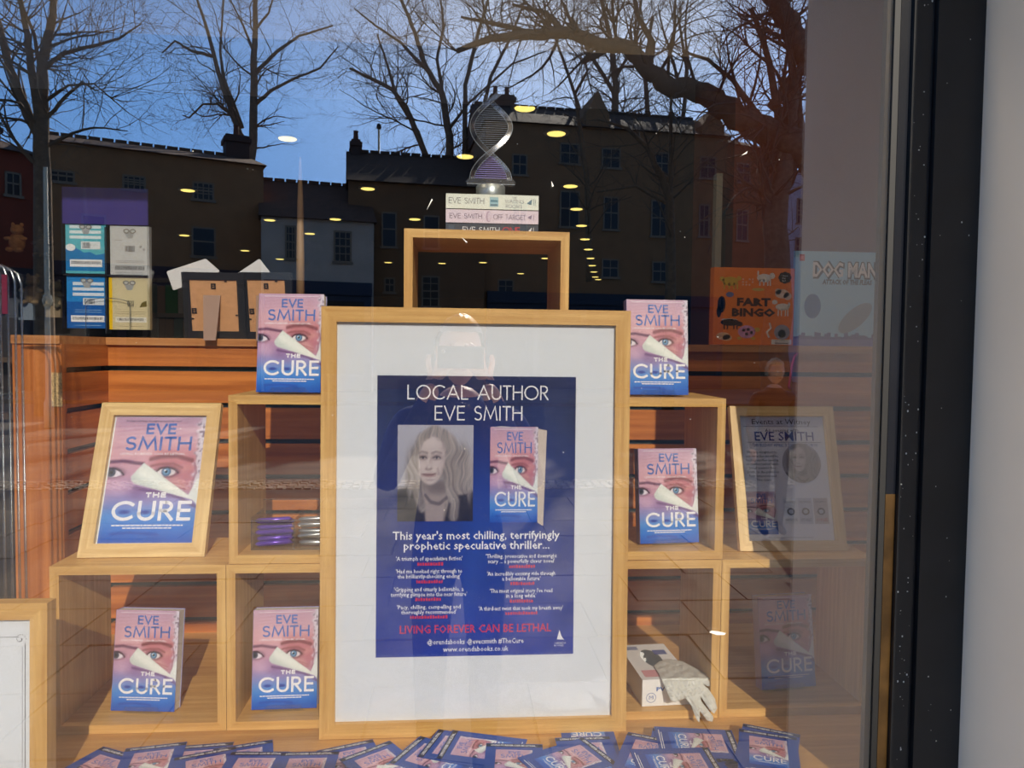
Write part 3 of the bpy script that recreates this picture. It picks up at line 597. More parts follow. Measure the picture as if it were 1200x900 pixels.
def sp2(L, U, t):
    stroke_text(L, 'EVE SMITH', U(.04), U(.39), t*.32, t*.38, .0012, -.0003, (80, 76, 104), .2); stroke_text(L, 'OFF TARGET', U(.51), U(.86), t*.3, t*.38, .0010, -.0003, (96, 88, 116), .2)
    ell(L, U(.46), t*.5, .006, t*.4, -.0002, (176, 160, 184)); ell(L, U(.468), t*.5, .004, t*.33, -.0004, (206, 196, 212))
    poly(L, [(U(.88), t*.5), (U(.92), t*.35), (U(.93), t*.7)], -.0003, (120, 110, 140)); rect(L, U(.945), U(.95), t*.3, t*.7, -.0003, (120, 110, 140))
def sp3(L, U, t):
    stroke_text(L, 'EVE SMITH', U(.18), U(.58), t*.34, t*.42, .0014, -.0003, (236, 238, 240), .2); stroke_text(L, 'ONE', U(.61), U(.80), t*.3, t*.5, .0018, -.0003, (200, 60, 70), .15)
    rect(L, U(.03), U(.09), t*.2, t*.85, -.0002, (70, 84, 100)); poly(L, [(U(.87), t*.4), (U(.91), t*.3), (U(.93), t*.8)], -.0003, (230, 230, 230)); rect(L, U(.945), U(.95), t*.3, t*.8, -.0003, (230, 230, 230))
z0, z1, z2, z3 = 3*H+.003, 0, at(577, 245.7, SY0)[2], at(577, 227.7, SY0)[2]
z1 = at(577, 262.3, SY0)[2]
spine_book('bottom book of the stack, dark spine, red word at its right end', z1-.031, .031, (52, 62, 76), True, [sp3])
spine_book('middle book of the stack with a pale lilac spine', z1+.0006, z2-z1-.001, (214, 204, 220), False, [sp2])
spine_book('top book of the stack with a pale green white spine', z2+.0004, z3-z2-.0004, (222, 232, 222), False, [sp1])
if z1-.031-z0 > .002:
    MB_ = thing('riser_block', 'plain dark block lifting the book stack on the top cube', 'block', (at(577, 250, SY0)[0], SY0+.02, 3*H+.0006)); MB().box((-.08, 0, 0), (.08, .09, z1-.0315-(3*H+.0006))).build('block', flat('dark_block', (40, 38, 40), .6), MB_)
# acrylic double helix trophy on a steel foot
TX, TY = at(575, 215, SY0+.06)[0], SY0+.06
tz = z3+.0008; k = (TY-CAM[1])/FPX
tr = thing('helix_award', 'clear acrylic double helix ornament with violet etched rungs, on a metal foot above the books', 'ornament', (TX, TY, tz))
STEEL = flat('brushed_steel', (176, 184, 184), .38, .75)
MB().lathe([(.032, 0), (.033, .002), (.033, 16*k-.004), (.030, 16*k-.001)], 32).build('metal_foot', STEEL, tr, True)
hz = 16*k
HEL = clear('etched_acrylic_edge', .28, (.90, .92, .95), .15); CORE = clear('acrylic_sheet', .05, (.93, .93, .96))
MB().prism([(-.054, hz), (.054, hz), (.056, hz+.006), (.048, hz+.016), (.030, hz+.014), (-.030, hz+.014), (-.048, hz+.016), (-.056, hz+.006)], -.010, .010).build('acrylic_foot', HEL, tr)
Hh = 100*k; half = .042; WN = PI/.59
def strand(ph):
    V = []; F = []; n = 44
    for i in range(n+1):
        t = i/n; z = hz+.012+t*Hh; x = half*math.cos(WN*(t-.31)+PI/2+ph)*(1.0+.04*t); yy = .010*math.sin(WN*(t-.31)+PI/2+ph)
        dx = -half*WN*math.sin(WN*(t-.31)+PI/2+ph); dz = Hh; q = math.hypot(dx, dz); nx, nz = -dz/q, dx/q; wd = .0052
        for s_, y_ in ((1, -.003), (1, .003), (-1, .003), (-1, -.003)): V.append((x+nx*wd*s_, yy+y_, z+nz*wd*s_))
    for i in range(n):
        for j in range(4): F.append((i*4+j, i*4+(j+1) % 4, i*4+4+(j+1) % 4, i*4+4+j))
    F += [(0, 3, 2, 1), (n*4, n*4+1, n*4+2, n*4+3)]
    return V, F
EDGM = flat('etched_edge_white', (150, 160, 170), .4)
for ph in (0, PI):
    V, F = strand(ph); ho = mesh('helix_strand', V, F, HEL, tr)
    eb = MB()
    for j in (0, 3): eb.tube([V[i*4+j] for i in range(45)], .0005, 5)
    eb.build('strand_edge', EDGM, ho, True)
MB().tube([(-.054, -.0102, hz+.001), (.054, -.0102, hz+.001)], .0006, 5).build('foot_edge', EDGM, tr)
VIO = flat('violet_etching', (124, 112, 176), .5); GRY = flat('grey_etching', (128, 136, 150), .5)
for lo, hi, m in ((0, .28, VIO), (.36, .86, GRY)):
    mbr = MB(); t = lo+.02
    while t < hi:
        x = abs(half*math.cos(WN*(t-.31)+PI/2))-.006; z = hz+.012+t*Hh
        if x > .003: mbr.box((-x, -.001, z), (x, .001, z+(.0018 if m is VIO else .0007)))
        t += .024
    mbr.build('etched_rungs', m, tr)
V = [];
for s_ in (1, -1):
    for i in range(23): t = i/22*.305; V.append((s_*max(.0003, abs(half*math.cos(WN*(t-.31)+PI/2))-.003), hz+.012+t*Hh))
MB().prism(V[:23]+V[23:][::-1], .0012, .003).build('acrylic_lobe', CORE, tr)

# ================================================================= leaflets
def make_leaflet():
    r = thing('leaflet', 'x', 'leaflet', group='blue book leaflets fanned over the platform in front of the cubes')
    w, h, t = .105, .148, .0005
    MB().box((-w/2, -h, 0), (w/2, 0, t), (28, 72, 158)).build('card', PRINT, r, cols=True)
    a = grid_print('cover_picture', .067, .102, 48, 72, paint_cover); a.data.transform(Matrix.Rotation(-PI/2, 4, 'X')); a.data.transform(Matrix.Translation((0, -h+.024, t+.00015))); a.parent = r
    L = MB(); rect(L, -.052, .052, -.0125, -.002, 0, (16, 22, 44)); font_text(L, 'LIVING FOREVER CAN BE LETHAL...', 0, -.0098, .086, -.0001, WT, .0058, bold=.02)
    rect(L, -.040, .040, -h+.006, -h+.0075, 0, WT); rect(L, -.032, .032, -h+.010, -h+.0112, 0, WT)
    cover_letters(L, .067, .102, -.0003, z0=-h+.024)
    V = [(x, z, t+.0002-y) for x, y, z in L.V]; mesh('lettering', V, L.F, PRINT, r, False, np.array([lin(c) for c in L.C]))
    return r
LF = [((730, 893), (668, 893)), ((645, 889), (700, 881)), ((830, 889), (880, 886)), ((300, 888), (352, 884)), ((165, 890), (220, 886)), ((560, 893), (610, 890)), ((430, 892), (490, 885)), ((780, 895), (842, 889)),
      ((205, 875), (262.5, 870.5)), ((250, 877.5), (306, 869)), ((371, 880), (429, 868)), ((121, 875), (146, 882)), ((147.5, 877.5), (214, 870)),
      ((204, 888), (252, 879)), ((272, 881), (322, 881)), ((330, 882), (371, 881)), ((397, 890), (449, 871)), ((455, 894), (485, 869)), ((488, 887), (505, 866)), ((510, 889), (524, 866)),
      ((570, 871), (612, 872)), ((650, 865), (705, 863)), ((684, 864), (716, 888)), ((765, 853), (800, 858)), ((736, 858), (789, 868)), ((857, 856), (868, 882)),
      ((830, 876), (845, 900)), ((871, 848), (931, 860)), ((866, 854), (925, 863))]
PL = ['half hidden at the near edge below the glove box', 'lying under the turned leaflet right of the frame corner', 'peeping out under the right hand leaflets', 'low in the second pile from the left', 'low in the far left pile', 'under the middle pile below the frame', 'showing a corner below the frame centre', 'near the front of the right pile',
      'third from the left along the back edge', 'fourth from the left along the back edge, tilted up to the right', 'at the lower left corner of the big frame', 'the leftmost one, turned so its corner points at the cubes', 'second from the left, lying on top', 'tucked in front of the third one from the left', 'with straight top edge left of the big frame', 'just left of the big frame corner', 'turned slightly left below the frame', 'turned on its side with its strip to the left, first of three', 'turned on its side, middle of three under the frame', 'turned on its side, topmost of three under the frame',
      'upright below the right half of the poster', 'flat against the frame foot on the right', 'turned with its title to the left by the frame corner', 'behind the one below the glove box', 'below the glove box catching the glare', 'turned on its side between the two right piles', 'turned on its side at the near edge of the right pile', 'back one of the pair at the far right', 'top one of the pair at the far right']
lf0 = None
for i, (a, b) in enumerate(LF):
    z = .0008+.0011*i*(1 if i < 8 else .8)
    A, B = onz(*a, z), onz(*b, z); ang = math.atan2(B[1]-A[1], B[0]-A[0]); Pm = A+np.array([math.cos(ang), math.sin(ang), 0])*.0525
    if i == 0: l = lf0 = make_leaflet()
    else: l = copy_tree(lf0)
    l.location = (Pm[0], Pm[1], z); l.rotation_euler = (0, 0, ang); l['label'] = 'blue leaflet '+PL[i]

# ================================================================= things on the slatwall cap
CZ = .7765
# gift card holder
hy = SY+.0; p0, p1 = at(73, 390, hy), at(174, 392, hy); zt = at(75, 216, hy)[2]; hw = p1[0]-p0[0]; hc = (p0[0]+p1[0])/2
ch = thing('card_holder', 'clear acrylic holder with a violet header and four pockets of cards, on the slatwall', 'card holder', (hc, hy, CZ))
hz = lambda y: at(100, y, hy)[2]-CZ; hx = lambda x: at(x, 300, hy)[0]-hc
MB().box((-hw/2, 0, 0), (hw/2, .002, zt-CZ)).box((-hw/2, -.0, 0), (-hw/2+.002, .06, zt-CZ)).box((hw/2-.002, 0, 0), (hw/2, .06, zt-CZ)).build('acrylic_case', ACRYL, ch)
MB().box((-hw/2, -.004, 0), (hw/2, .07, .003)).build('base', ACRYL, ch)
MB().box((-hw/2+.001, .006, hz(262)), (hw/2-.001, .009, hz(219))).build('header_panel', flat('violet_header', (62, 52, 130), .35), ch)
MB().box((-.002, .004, .01), (.002, .03, hz(265))).box((-hw/2+.003, .004, hz(322)-.002), (hw/2-.003, .03, hz(322)+.002)).build('pocket_divider', flat('dark_plastic', (30, 32, 36), .4), ch)
L = MB()
n = 16; P = [(hx(100), .02)]+[(hx(100)+(hx(152)-hx(100))*(.5-.5*math.cos(PI*i/n)), hz(350)-.012+.014*math.sin(PI*i/n)) for i in range(n+1)]+[(hx(152), .02)]
MB().tube([(x, -.002, z) for x, z in P], .0012, 6).build('finger_notch', clear('acrylic_edge', .35, (.75, .8, .82), .2), ch)
def card_pack(label, x0, x1, y0, y1, base, spec):
    r = thing('gift_card_pack', label, 'card pack', (hc, hy, CZ), group='packs of cards in the acrylic holder')
    a, b, c, d = hx(x0), hx(x1), hz(y1), hz(y0)
    MB().box((a, .011, c), (b, .026, d), base).build('card_stack', PRINT, r, cols=True)
    L = MB(); X = lambda u: a+u*(b-a); Z = lambda v: c+v*(d-c); spec(L, X, Z, .0107); L.build('printing', PRINT, r, cols=True)
def barcode(L, x0, x1, z0, z1, y, seed, col=(60, 60, 66)):
    random.seed(seed); x = x0
    while x < x1: w_ = random.uniform(.0006, .0018); rect(L, x, min(x1, x+w_), z0, z1, y, col); x += w_+random.uniform(.0006, .0014)
def clip(L, X, Z, y):
    for u in (.42, .58): ell(L, X(u), Z(.90), .008, .006, y-.0004, (120, 120, 118)); ell(L, X(u), Z(.90), .005, .0035, y-.0006, (196, 196, 190))
    poly(L, [(X(.38), Z(.87)), (X(.62), Z(.87)), (X(.57), Z(.76)), (X(.44), Z(.76))], y-.0003, (170, 172, 172))
def s_teal(L, X, Z, y):
    rect(L, X(.0), X(1), Z(0), Z(1), y, (96, 190, 204)); poly(L, [(X(0), Z(.05)), (X(1), Z(.05)), (X(1), Z(.40)), (X(.75), Z(.36)), (X(.6), Z(.42)), (X(.45), Z(.40)), (X(.2), Z(.52)), (X(0), Z(.48))], y-.0001, (30, 126, 190)); ell(L, X(.12), Z(.5), .012, .009, y-.0002, WT)
    for v in (.90, .80, .70): rect(L, X(.1), X(.88), Z(v-.03), Z(v+.03), y-.0002, (232, 244, 246))
    rect(L, X(.38), X(.86), Z(.47), Z(.62), y-.0002, (232, 236, 236)); barcode(L, X(.42), X(.62), Z(.49), Z(.60), y-.0003, 1); rect(L, X(.1), X(.9), Z(.13), Z(.27), y-.0002, WT); barcode(L, X(.14), X(.86), Z(.18), Z(.24), y-.0003, 2); clip(L, X, Z, y)
def s_grey(L, X, Z, y):
    rect(L, X(0), X(1), Z(0), Z(1), y, (206, 206, 204)); barcode(L, X(.38), X(.62), Z(.5), Z(.62), y-.0002, 3); barcode(L, X(.12), X(.88), Z(.15), Z(.23), y-.0002, 4)
    for v in (.32, .29, .09, .06): rect(L, X(.15), X(.85), Z(v), Z(v+.008), y-.0002, (150, 150, 154))
    rect(L, X(.12), X(.3), Z(.72), Z(.728), y-.0002, (150, 150, 154)); ell(L, X(.78), Z(.6), .003, .003, y-.0002, (150, 150, 154)); ell(L, X(.86), Z(.55), .003, .003, y-.0002, (150, 150, 154)); clip(L, X, Z, y)
def s_blue(L, X, Z, y):
    rect(L, X(0), X(1), Z(0), Z(.5), y, (24, 98, 180)); rect(L, X(0), X(1), Z(.5), Z(1), y, (40, 140, 214))
    for v in (.84, .74, .64): rect(L, X(.15), X(.92), Z(v-.03), Z(v+.03), y-.0002, (226, 238, 248))
    rect(L, X(.4), X(.92), Z(.44), Z(.57), y-.0002, (226, 232, 236)); barcode(L, X(.44), X(.68), Z(.46), Z(.56), y-.0003, 5); rect(L, X(.1), X(.92), Z(.12), Z(.24), y-.0002, WT); barcode(L, X(.14), X(.88), Z(.16), Z(.21), y-.0003, 6)
    for v in (.34, .30, .05): rect(L, X(.2), X(.85), Z(v), Z(v+.008), y-.0002, (160, 200, 236))
    clip(L, X, Z, y)
def s_cream(L, X, Z, y):
    rect(L, X(0), X(1), Z(0), Z(1), y, (222, 208, 166)); rect(L, X(0), X(.08), Z(0), Z(1), y-.0002, (250, 206, 20)); barcode(L, X(.45), X(.62), Z(.44), Z(.56), y-.0002, 7); poly(L, [(X(.75), Z(.43)), (X(.93), Z(.45)), (X(.92), Z(.56)), (X(.8), Z(.52))], y-.0002, (110, 96, 40)); rect(L, X(.15), X(.92), Z(.14), Z(.24), y-.0002, (240, 236, 222)); barcode(L, X(.2), X(.86), Z(.17), Z(.22), y-.0003, 8)
    for v in (.34, .30, .06): rect(L, X(.2), X(.88), Z(v), Z(v+.008), y-.0002, (170, 156, 120))
    clip(L, X, Z, y)
card_pack('teal card pack in the upper left pocket of the acrylic holder', 74.5, 122, 259, 320, (70, 160, 180), s_teal)
card_pack('grey white card pack in the upper right pocket of the acrylic holder', 127, 173, 263, 324, (200, 200, 198), s_grey)
card_pack('bright blue card pack in the lower left pocket of the acrylic holder', 75, 123, 322, 384.5, (30, 110, 190), s_blue)
card_pack('cream card pack with a yellow edge in the lower right pocket', 125, 173, 324, 385.5, (222, 208, 166), s_cream)

fY = SY+.075; fp_ = at(352, 390, fY); fk = (fY-CAM[1])/FPX; zz = lambda y: at(352, y, fY)[2]-CZ
fn = thing('wooden_finial', 'slim tapered pale wooden stand with a ball, on the slatwall behind the left paperback', 'stand', (fp_[0], fY, CZ))
MB().lathe([(.022, 0), (.022, .006), (.006, .010), (.006, zz(366))], 16).build('base', flat('pale_turned_wood', (150, 122, 84), .5), fn, True)
MB().lathe([(.0005, zz(366))]+[(.0165*math.sin(PI*i/10), (zz(366)+zz(348))/2-(zz(348)-zz(366))/2*math.cos(PI*i/10)) for i in range(1, 10)]+[(.0005, zz(348))], 20).build('ball', flat('pale_turned_wood', (150, 122, 84), .5), fn, True)
MB().lathe([(.0115, zz(349)), (.0105, zz(300)), (.008, zz(240)), (.004, zz(196)), (.002, zz(184))], 14).build('rod', flat('pale_turned_wood', (150, 122, 84), .5), fn, True)
# two photo frames seen from the back
def back_frame(label, px0, px1, ytop, lean, rz, Y):
    a, b = at(px0, 396, Y), at(px1, 396, Y); w = b[0]-a[0]; h = at((px0+px1)/2, ytop, Y)[2]-CZ
    r = thing('photo_frame', label, 'photo frame', ((a[0]+b[0])/2, Y, CZ+.0006), rz, lean)
    BK = flat('black_frame_wood', (28, 31, 35), .45); W = w/2; t = .019
    MB().prism([(-W, 0), (W, 0), (W-t, t), (-W+t, t)], 0, .014).build('bottom_rail', BK, r); MB().prism([(-W+t, h-t), (W-t, h-t), (W, h), (-W, h)], 0, .014).build('top_rail', BK, r)
    MB().prism([(-W, 0), (-W+t, t), (-W+t, h-t), (-W, h)], 0, .014).build('side_rail', BK, r); MB().prism([(W-t, t), (W, 0), (W, h), (W-t, h-t)], 0, .014).build('side_rail', BK, r)
    MB().box((-W+t-.002, .003, t-.002), (W-t+.002, .006, h-t+.002)).build('back_board', flat('brown_backing_board', (196, 148, 104), .7, noise=.08, nscale=60), r)
    for x, z in ((.0, h-t-.016), (-W+t+.008, h*.42)):
        ring = MB(); ring.box((x-.006, .0005, z-.007), (x+.006, .0028, z-.004)).box((x-.006, .0005, z+.004), (x+.006, .0028, z+.007)).box((x-.006, .0005, z-.007), (x-.003, .0028, z+.007)).box((x+.003, .0005, z-.007), (x+.006, .0028, z+.007)); ring.box((x-.003, .001, z-.001), (x+.003, .0025, z+.001)); ring.build('hanger', BK, r)
    for x, z in ((W-t-.004, h*.36), (-W+t+.003, h*.3), (W*.4, h-t-.003), (0, t+.003)): MB().box((x-.003, .0005, z-.0015), (x+.003, .0028, z+.0015)).build('retaining_tab', BK, r)
    LEG = flat('easel_leg_board', (150, 122, 106), .5)
    x0, x1 = -.020, .018
    MB().add([(x0-.006, -.002, h*.66), (x1, -.002, h*.66), (x1, -.062, .004), (x0+.008, -.062, .004), (x0-.006, .001, h*.66), (x1, .001, h*.66), (x1, -.059, .004), (x0+.008, -.059, .004)], [(3, 2, 1, 0), (4, 5, 6, 7), (0, 1, 5, 4), (1, 2, 6, 5), (2, 3, 7, 6), (3, 0, 4, 7)]).build('easel_leg', LEG, r)
    return r
back_frame('left one of two black photo frames turned backwards on the slatwall', 217, 289, 320, .16, .0, SY+.022)
back_frame('right one of two black photo frames turned backwards, half behind a paperback', 284, 346, 320, .16, -.10, SY+.022)
def white_card(label, pts, Y):
    P = [at(x, y, Y) for x, y in pts]; c = sum(P)/4
    r = MB(); Q = [(p[0]-c[0], p[2]-c[2]) for p in P]
    Q2 = []
    for i in range(4):
        a, b, d = np.array(Q[i-1]), np.array(Q[i]), np.array(Q[(i+1) % 4]); u = (a-b)/np.linalg.norm(a-b); v = (d-b)/np.linalg.norm(d-b); Q2 += [tuple(b+u*.004), tuple(b+(u+v)*.0012), tuple(b+v*.004)]
    r.prism(Q2, 0, .0012); o = r.build('blank_card', flat('card_back_white', (206, 208, 210), .5)); o.location = (c[0], Y, c[2]); return tag(o, label, 'card', 'blank white cards behind the photo frames')
white_card('white rounded card sticking out above the left photo frame', [(203, 340.5), (258, 318), (241, 303), (195, 318)][::1], SY+.085)
white_card('white rounded card sticking up above the right photo frame', [(278, 349), (318, 321), (304, 303), (265, 329)], SY+.085)

# children's books at the right end of the cap
def square_book(label, x0, x1, y0, y1, Y, base, spec, t=.012):
    a, b = at(x0, y1, Y)[0], at(x1, y1, Y)[0]; h = at((x0+x1)/2, y0, Y)[2]-CZ
    r = thing('picture_book', label, 'book', ((a+b)/2, Y, CZ+.0005)); w = b-a
    MB().box((-w/2, 0, 0), (w/2, t, h), base).build('cover', PRINT, r, cols=True)
    MB().box((-w/2+.002, .001, -.0003), (w/2+.0004, t-.001, h-.002)).build('page_block', flat('book_pages', (232, 226, 210), .8), r)
    L = MB(); spec(L, lambda u: -w/2+u*w, lambda v: v*h, -.0004, w, h); L.build('cover_art', PRINT, r, cols=True); return r
OR = (242, 130, 44)
def art_bingo(L, X, Z, y, w, h):
    rect(L, X(0), X(1), Z(0), Z(1), y+.0002, OR)
    font_text(L, 'FART', X(.50), Z(.51), .42*w, y-.0003, (34, 22, 22), .10*h, bold=.05); font_text(L, 'BINGO', X(.50), Z(.375), .54*w, y-.0003, (34, 22, 22), .10*h, bold=.05)
    def blobs(c, items):
        for cx, cz, rx, rz in items: ell(L, X(cx), Z(cz), rx*w, rz*h, y, c, 14)
    blobs((212, 176, 60), [(.20, .82, .10, .06), (.10, .85, .03, .03), (.31, .86, .03, .03)]); [rect(L, X(u), X(u+.02), Z(.72), Z(.80), y, (212, 176, 60)) for u in (.12, .18, .24, .28)]
    for i in range(9): ell(L, X(.36+.04*(i % 4)), Z(.78+.035*(i//3)), .012*w, .012*h, y, (240, 190, 160), 8)
    blobs((232, 228, 220), [(.62, .87, .09, .055), (.72, .90, .035, .04), (.545, .93, .012, .035)]); [rect(L, X(u), X(u+.016), Z(.77), Z(.85), y, (232, 228, 220)) for u in (.56, .61, .66, .69)]
    for k in range(8): ell(L, X(.88)+.05*w*math.cos(k*PI/4), Z(.88)+.045*h*math.sin(k*PI/4), .034*w, .034*h, y, (26, 24, 26), 10)
    ell(L, X(.88), Z(.88), .06*w, .06*h, y-.0001, (26, 24, 26)); font_text(L, 'Guess\nthat\nfart!', X(.88), Z(.895), .07*w, y-.0002, (230, 230, 230), .024*h)
    blobs((222, 196, 180), [(.85, .67, .09, .06), (.80, .70, .04, .04), (.92, .64, .05, .05)]); blobs((92, 110, 160), [(.20, .65, .05, .035)]); blobs((200, 176, 90), [(.55, .72, .08, .02)])
    blobs((230, 224, 214), [(.86, .50, .09, .045), (.76, .56, .035, .03), (.94, .53, .015, .03)]); [rect(L, X(u), X(u+.014), Z(.38), Z(.48), y, (230, 224, 214)) for u in (.80, .84, .89, .92)]
    # skunk
    blobs((30, 32, 38), [(.21, .29, .12, .045), (.33, .27, .04, .03), (.10, .52, .05, .11), (.07, .43, .03, .08)]); blobs((220, 220, 220), [(.20, .325, .10, .014), (.105, .53, .016, .09)]); [rect(L, X(u), X(u+.018), Z(.20), Z(.27), y, (30, 32, 38)) for u in (.13, .17, .25, .29)]
    blobs((232, 190, 150), [(.13, .11, .09, .05), (.18, .09, .06, .04)]); blobs((206, 150, 190), [(.42, .17, .11, .085)]); blobs((236, 220, 236), [(.38, .19, .02, .02), (.44, .20, .02, .02), (.42, .14, .02, .02), (.48, .16, .02, .02)]); blobs((206, 176, 70), [(.55, .20, .035, .03), (.33, .085, .03, .02), (.50, .085, .03, .02)])
    L.tube([(X(.70), y, Z(.10)), (X(.67), y, Z(.17)), (X(.72), y, Z(.22)), (X(.70), y, Z(.29))], .003, 5, (236, 224, 208)); blobs((150, 150, 166), [(.86, .17, .10, .10)]); blobs((110, 116, 140), [(.86, .15, .05, .05)])
    rect(L, X(.73), X(.98), Z(.01), Z(.075), y-.0004, (232, 232, 228)); font_text(L, '30 CARDS', X(.855), Z(.05), .16*w, y-.0006, (40, 40, 60), .018*h); rect(L, X(.77), X(.94), Z(.022), Z(.034), y-.0006, (90, 90, 110))
def art_blue(L, X, Z, y, w, h):
    rect(L, X(0), X(1), Z(0), Z(1), y+.0002, (164, 206, 226))
    random.seed(4); x = 0
    while x < 1: ww_ = random.uniform(.025, .05); rect(L, X(x), X(min(1, x+ww_)), Z(0), Z(.09+random.uniform(.0, .06)), y, (84, 62, 130)); x += ww_
    rect(L, X(0), X(1), Z(0), Z(.07), y-.0001, (120, 100, 160))
    for s_, yy_, dx, dz in ((.035, .0, .006, -.004), (0.0, -.0004, 0, 0)):
        font_text(L, 'DOG MAN', X(.60)+dx*w, Z(.735)+dz*h, .78*w, y+yy_-.0001, (20, 18, 26) if s_ else (236, 228, 220), .155*h, bold=.10 if s_ else .03)
    font_text(L, 'ATTACK OF THE FLEAS', X(.63), Z(.655), .60*w, y-.0002, (40, 40, 52), .05*h, shear=.1, bold=.05)
    rect(L, X(.05), X(.11), Z(.895), Z(.965), y-.0001, (196, 40, 52)); rect(L, X(.065), X(.095), Z(.915), Z(.945), y-.0002, (230, 120, 120))
    L.add([(X(.74)+(math.cos(a)*.24*.8-math.sin(a)*.10*.6)*w, y-.0001, Z(.30)+(math.cos(a)*.24*.6+math.sin(a)*.10*.8)*h) for a in [2*PI*i/24 for i in range(24)]], [tuple(range(24))], (140, 148, 152))       # plain stand-ins for the drawn figures
    ell(L, X(.22), Z(.42), .10*w, .13*h, y-.0001, (74, 104, 150), 24)
square_book('orange square children\'s game box with animals, standing right on the slatwall', 835, 929, 314, 402, SY+.004, OR, art_bingo, .03)
square_book('large pale blue children\'s comic book beside the orange box', 929.5, 1026, 295, 403.5, SY+.004, (96, 150, 196), art_blue)
# pink ribbon
MB().tube([at(x, y, SY-.006-.0004*i) for i, (x, y) in enumerate([(945, 407), (937, 410), (931, 418), (928, 430), (926, 444), (924.5, 452), (926, 456)])], .0034, 8).build('pink_ribbon', flat('pink_ribbon_cloth', (226, 84, 120), .5), None, True)
tag(bpy.data.objects['pink_ribbon'], 'thin pink ribbon hanging over the slatwall below the blue comic book', 'ribbon')

# ================================================================= pen tray
py0 = .035; pc = at(294, 640, py0)[0]+.085
pt = thing('pen_tray', 'clear acrylic tray lying in the middle left cube', 'tray', (pc, py0, H+.0185))
hw, hd, hh = .085, .10, .082
MB().box((-hw, 0, 0), (hw, hd, .002)).build('tray_base', ACRYL, pt)
for a, b in (((-hw, 0, .002), (hw, .002, hh*.72)), ((-hw, hd-.002, .002), (hw, hd, hh)), ((-hw, 0, .002), (-hw+.002, hd, hh*.8)), ((hw-.002, 0, .002), (hw, hd, hh*.8)), ((-.002, .002, .002), (.0, hd-.002, hh*.72))): MB().box(a, b).build('tray_wall', ACRYL, pt)
EDG = clear('acrylic_edge', .35, (.75, .8, .82), .2)
e = MB()
for a, b in (((-hw, -.001, hh*.72), (hw, .003, hh*.72+.002)), ((-hw, hd-.003, hh), (hw, hd+.001, hh+.002)), ((-hw, 0, 0), (-hw+.0015, .0015, hh*.72)), ((-.002, 0, 0), (0, .0015, hh*.72)), ((-hw, -.001, 0), (hw, .001, .0015))): e.box(a, b)
e.build('polished_edges', EDG, pt)
random.seed(8); PUR = flat('purple_foil', (112, 66, 190), .25, .3); SIL = flat('silver_foil', (190, 190, 188), .3, .7, noise=.3, nscale=40)
for k in range(14):
    pur = k < 7; x0 = -hw+.006 if pur else .004; x1 = -.008 if pur else hw-.008; j = k % 7; z = .0075+.0078*j
    y = .012+.012*(k % 3); m = MB().tube([(x0, y, z), (x0+.006, y, z), (x1-.006, y+random.uniform(0, .02), z+random.uniform(-.003, .004)), (x1, y+.01, z)], [.002, .0052, .0052, .002], 10)
    m.V = [(v[0]+pc, v[1]+py0, v[2]+H+.0205) for v in m.V]; o = m.build('wrapped_pen', PUR if pur else SIL, None, True)
    tag(o, ('purple wrapped pen in the left half of the clear tray, ' if pur else 'silver wrapped pen in the right half of the clear tray, ')+['lowest', 'second from the bottom', 'third from the bottom', 'in the middle', 'third from the top', 'second from the top', 'topmost'][j], 'pen', 'purple wrapped pens in the tray' if pur else 'silver wrapped pens in the tray')

# ================================================================= glove box and glove
gy = .022; ga = at(753, 831, gy); gb = at(812, 830, gy); gw = gb[0]-ga[0]
gb_ = thing('glove_box', 'white cardboard box of vinyl gloves with blue printing, in the fourth bottom cube', 'box', ((ga[0]+gb[0])/2-.002, gy, .0185), .05)
gh = at(780, 796, gy)[2]-.018; gd = .185; W = gw/2
CARD = flat('white_carton', (240, 240, 236), .5)
g = MB().box((-W, 0, 0), (W, gd, gh)); g.F.pop(1); n0 = len(g.V); o_ = []
oc = [(W*.42*math.cos(2*PI*i/16), gd*.58+gd*.26*math.sin(2*PI*i/16)) for i in range(16)]
g.V += [(x, y, gh) for x, y in oc]; g.C += [(1, 1, 1)]*16
corner = {2: 4+2, 6: 4+3, 10: 4+0, 14: 4+1}     # ring index -> box corner (x+y+, x-y+, x-y-, x+y-)
order = [6, 7, 4, 5]; cidx = [2, 6, 10, 14]
for q in range(4):
    i0, i1 = cidx[q], cidx[(q+1) % 4]; cur = i0
    while cur != i1: nx_ = (cur+1) % 16; g.F.append((n0+cur, order[q] if (cur-i0) % 16 < 2 else order[(q+1) % 4], n0+nx_)); cur = nx_
    g.F.append((n0+(i0+2) % 16, order[q], order[(q+1) % 4]))
g.build('carton', CARD, gb_)
L = MB(); font_text(L, 'PVC', -W+.045, gh*.56, .030, -.0005, (50, 96, 170), gh*.16, bold=.03)
ring = [(math.cos(2*PI*i/24), math.sin(2*PI*i/24)) for i in range(24)]; cx, cz = -W+.019, gh*.32
for i in range(24): a, b = ring[i], ring[(i+1) % 24]; L.add([(cx+a[0]*.0105, -.0005, cz+a[1]*.0105), (cx+b[0]*.0105, -.0005, cz+b[1]*.0105), (cx+b[0]*.0095, -.0005, cz+b[1]*.0095), (cx+a[0]*.0095, -.0005, cz+a[1]*.0095)], [(0, 1, 2, 3)], (50, 96, 170))
font_text(L, 'M', cx, cz-.004, .009, -.0005, (50, 96, 170), .009)
L.build('printing', PRINT, gb_, cols=True)
L = MB(); rect(L, -W+.01, W-.012, .012, .046, 0, (224, 160, 164)); rect(L, W*.25, W*.8, gd-.06, gd-.035, 0, (60, 80, 150)); rect(L, -W*.8, -W*.3, gd-.03, gd-.012, 0, (130, 140, 170))
mesh('top_printing', [(x, z, gh+.0004) for x, y, z in L.V], L.F, PRINT, gb_, False, np.array([lin(c) for c in L.C]))
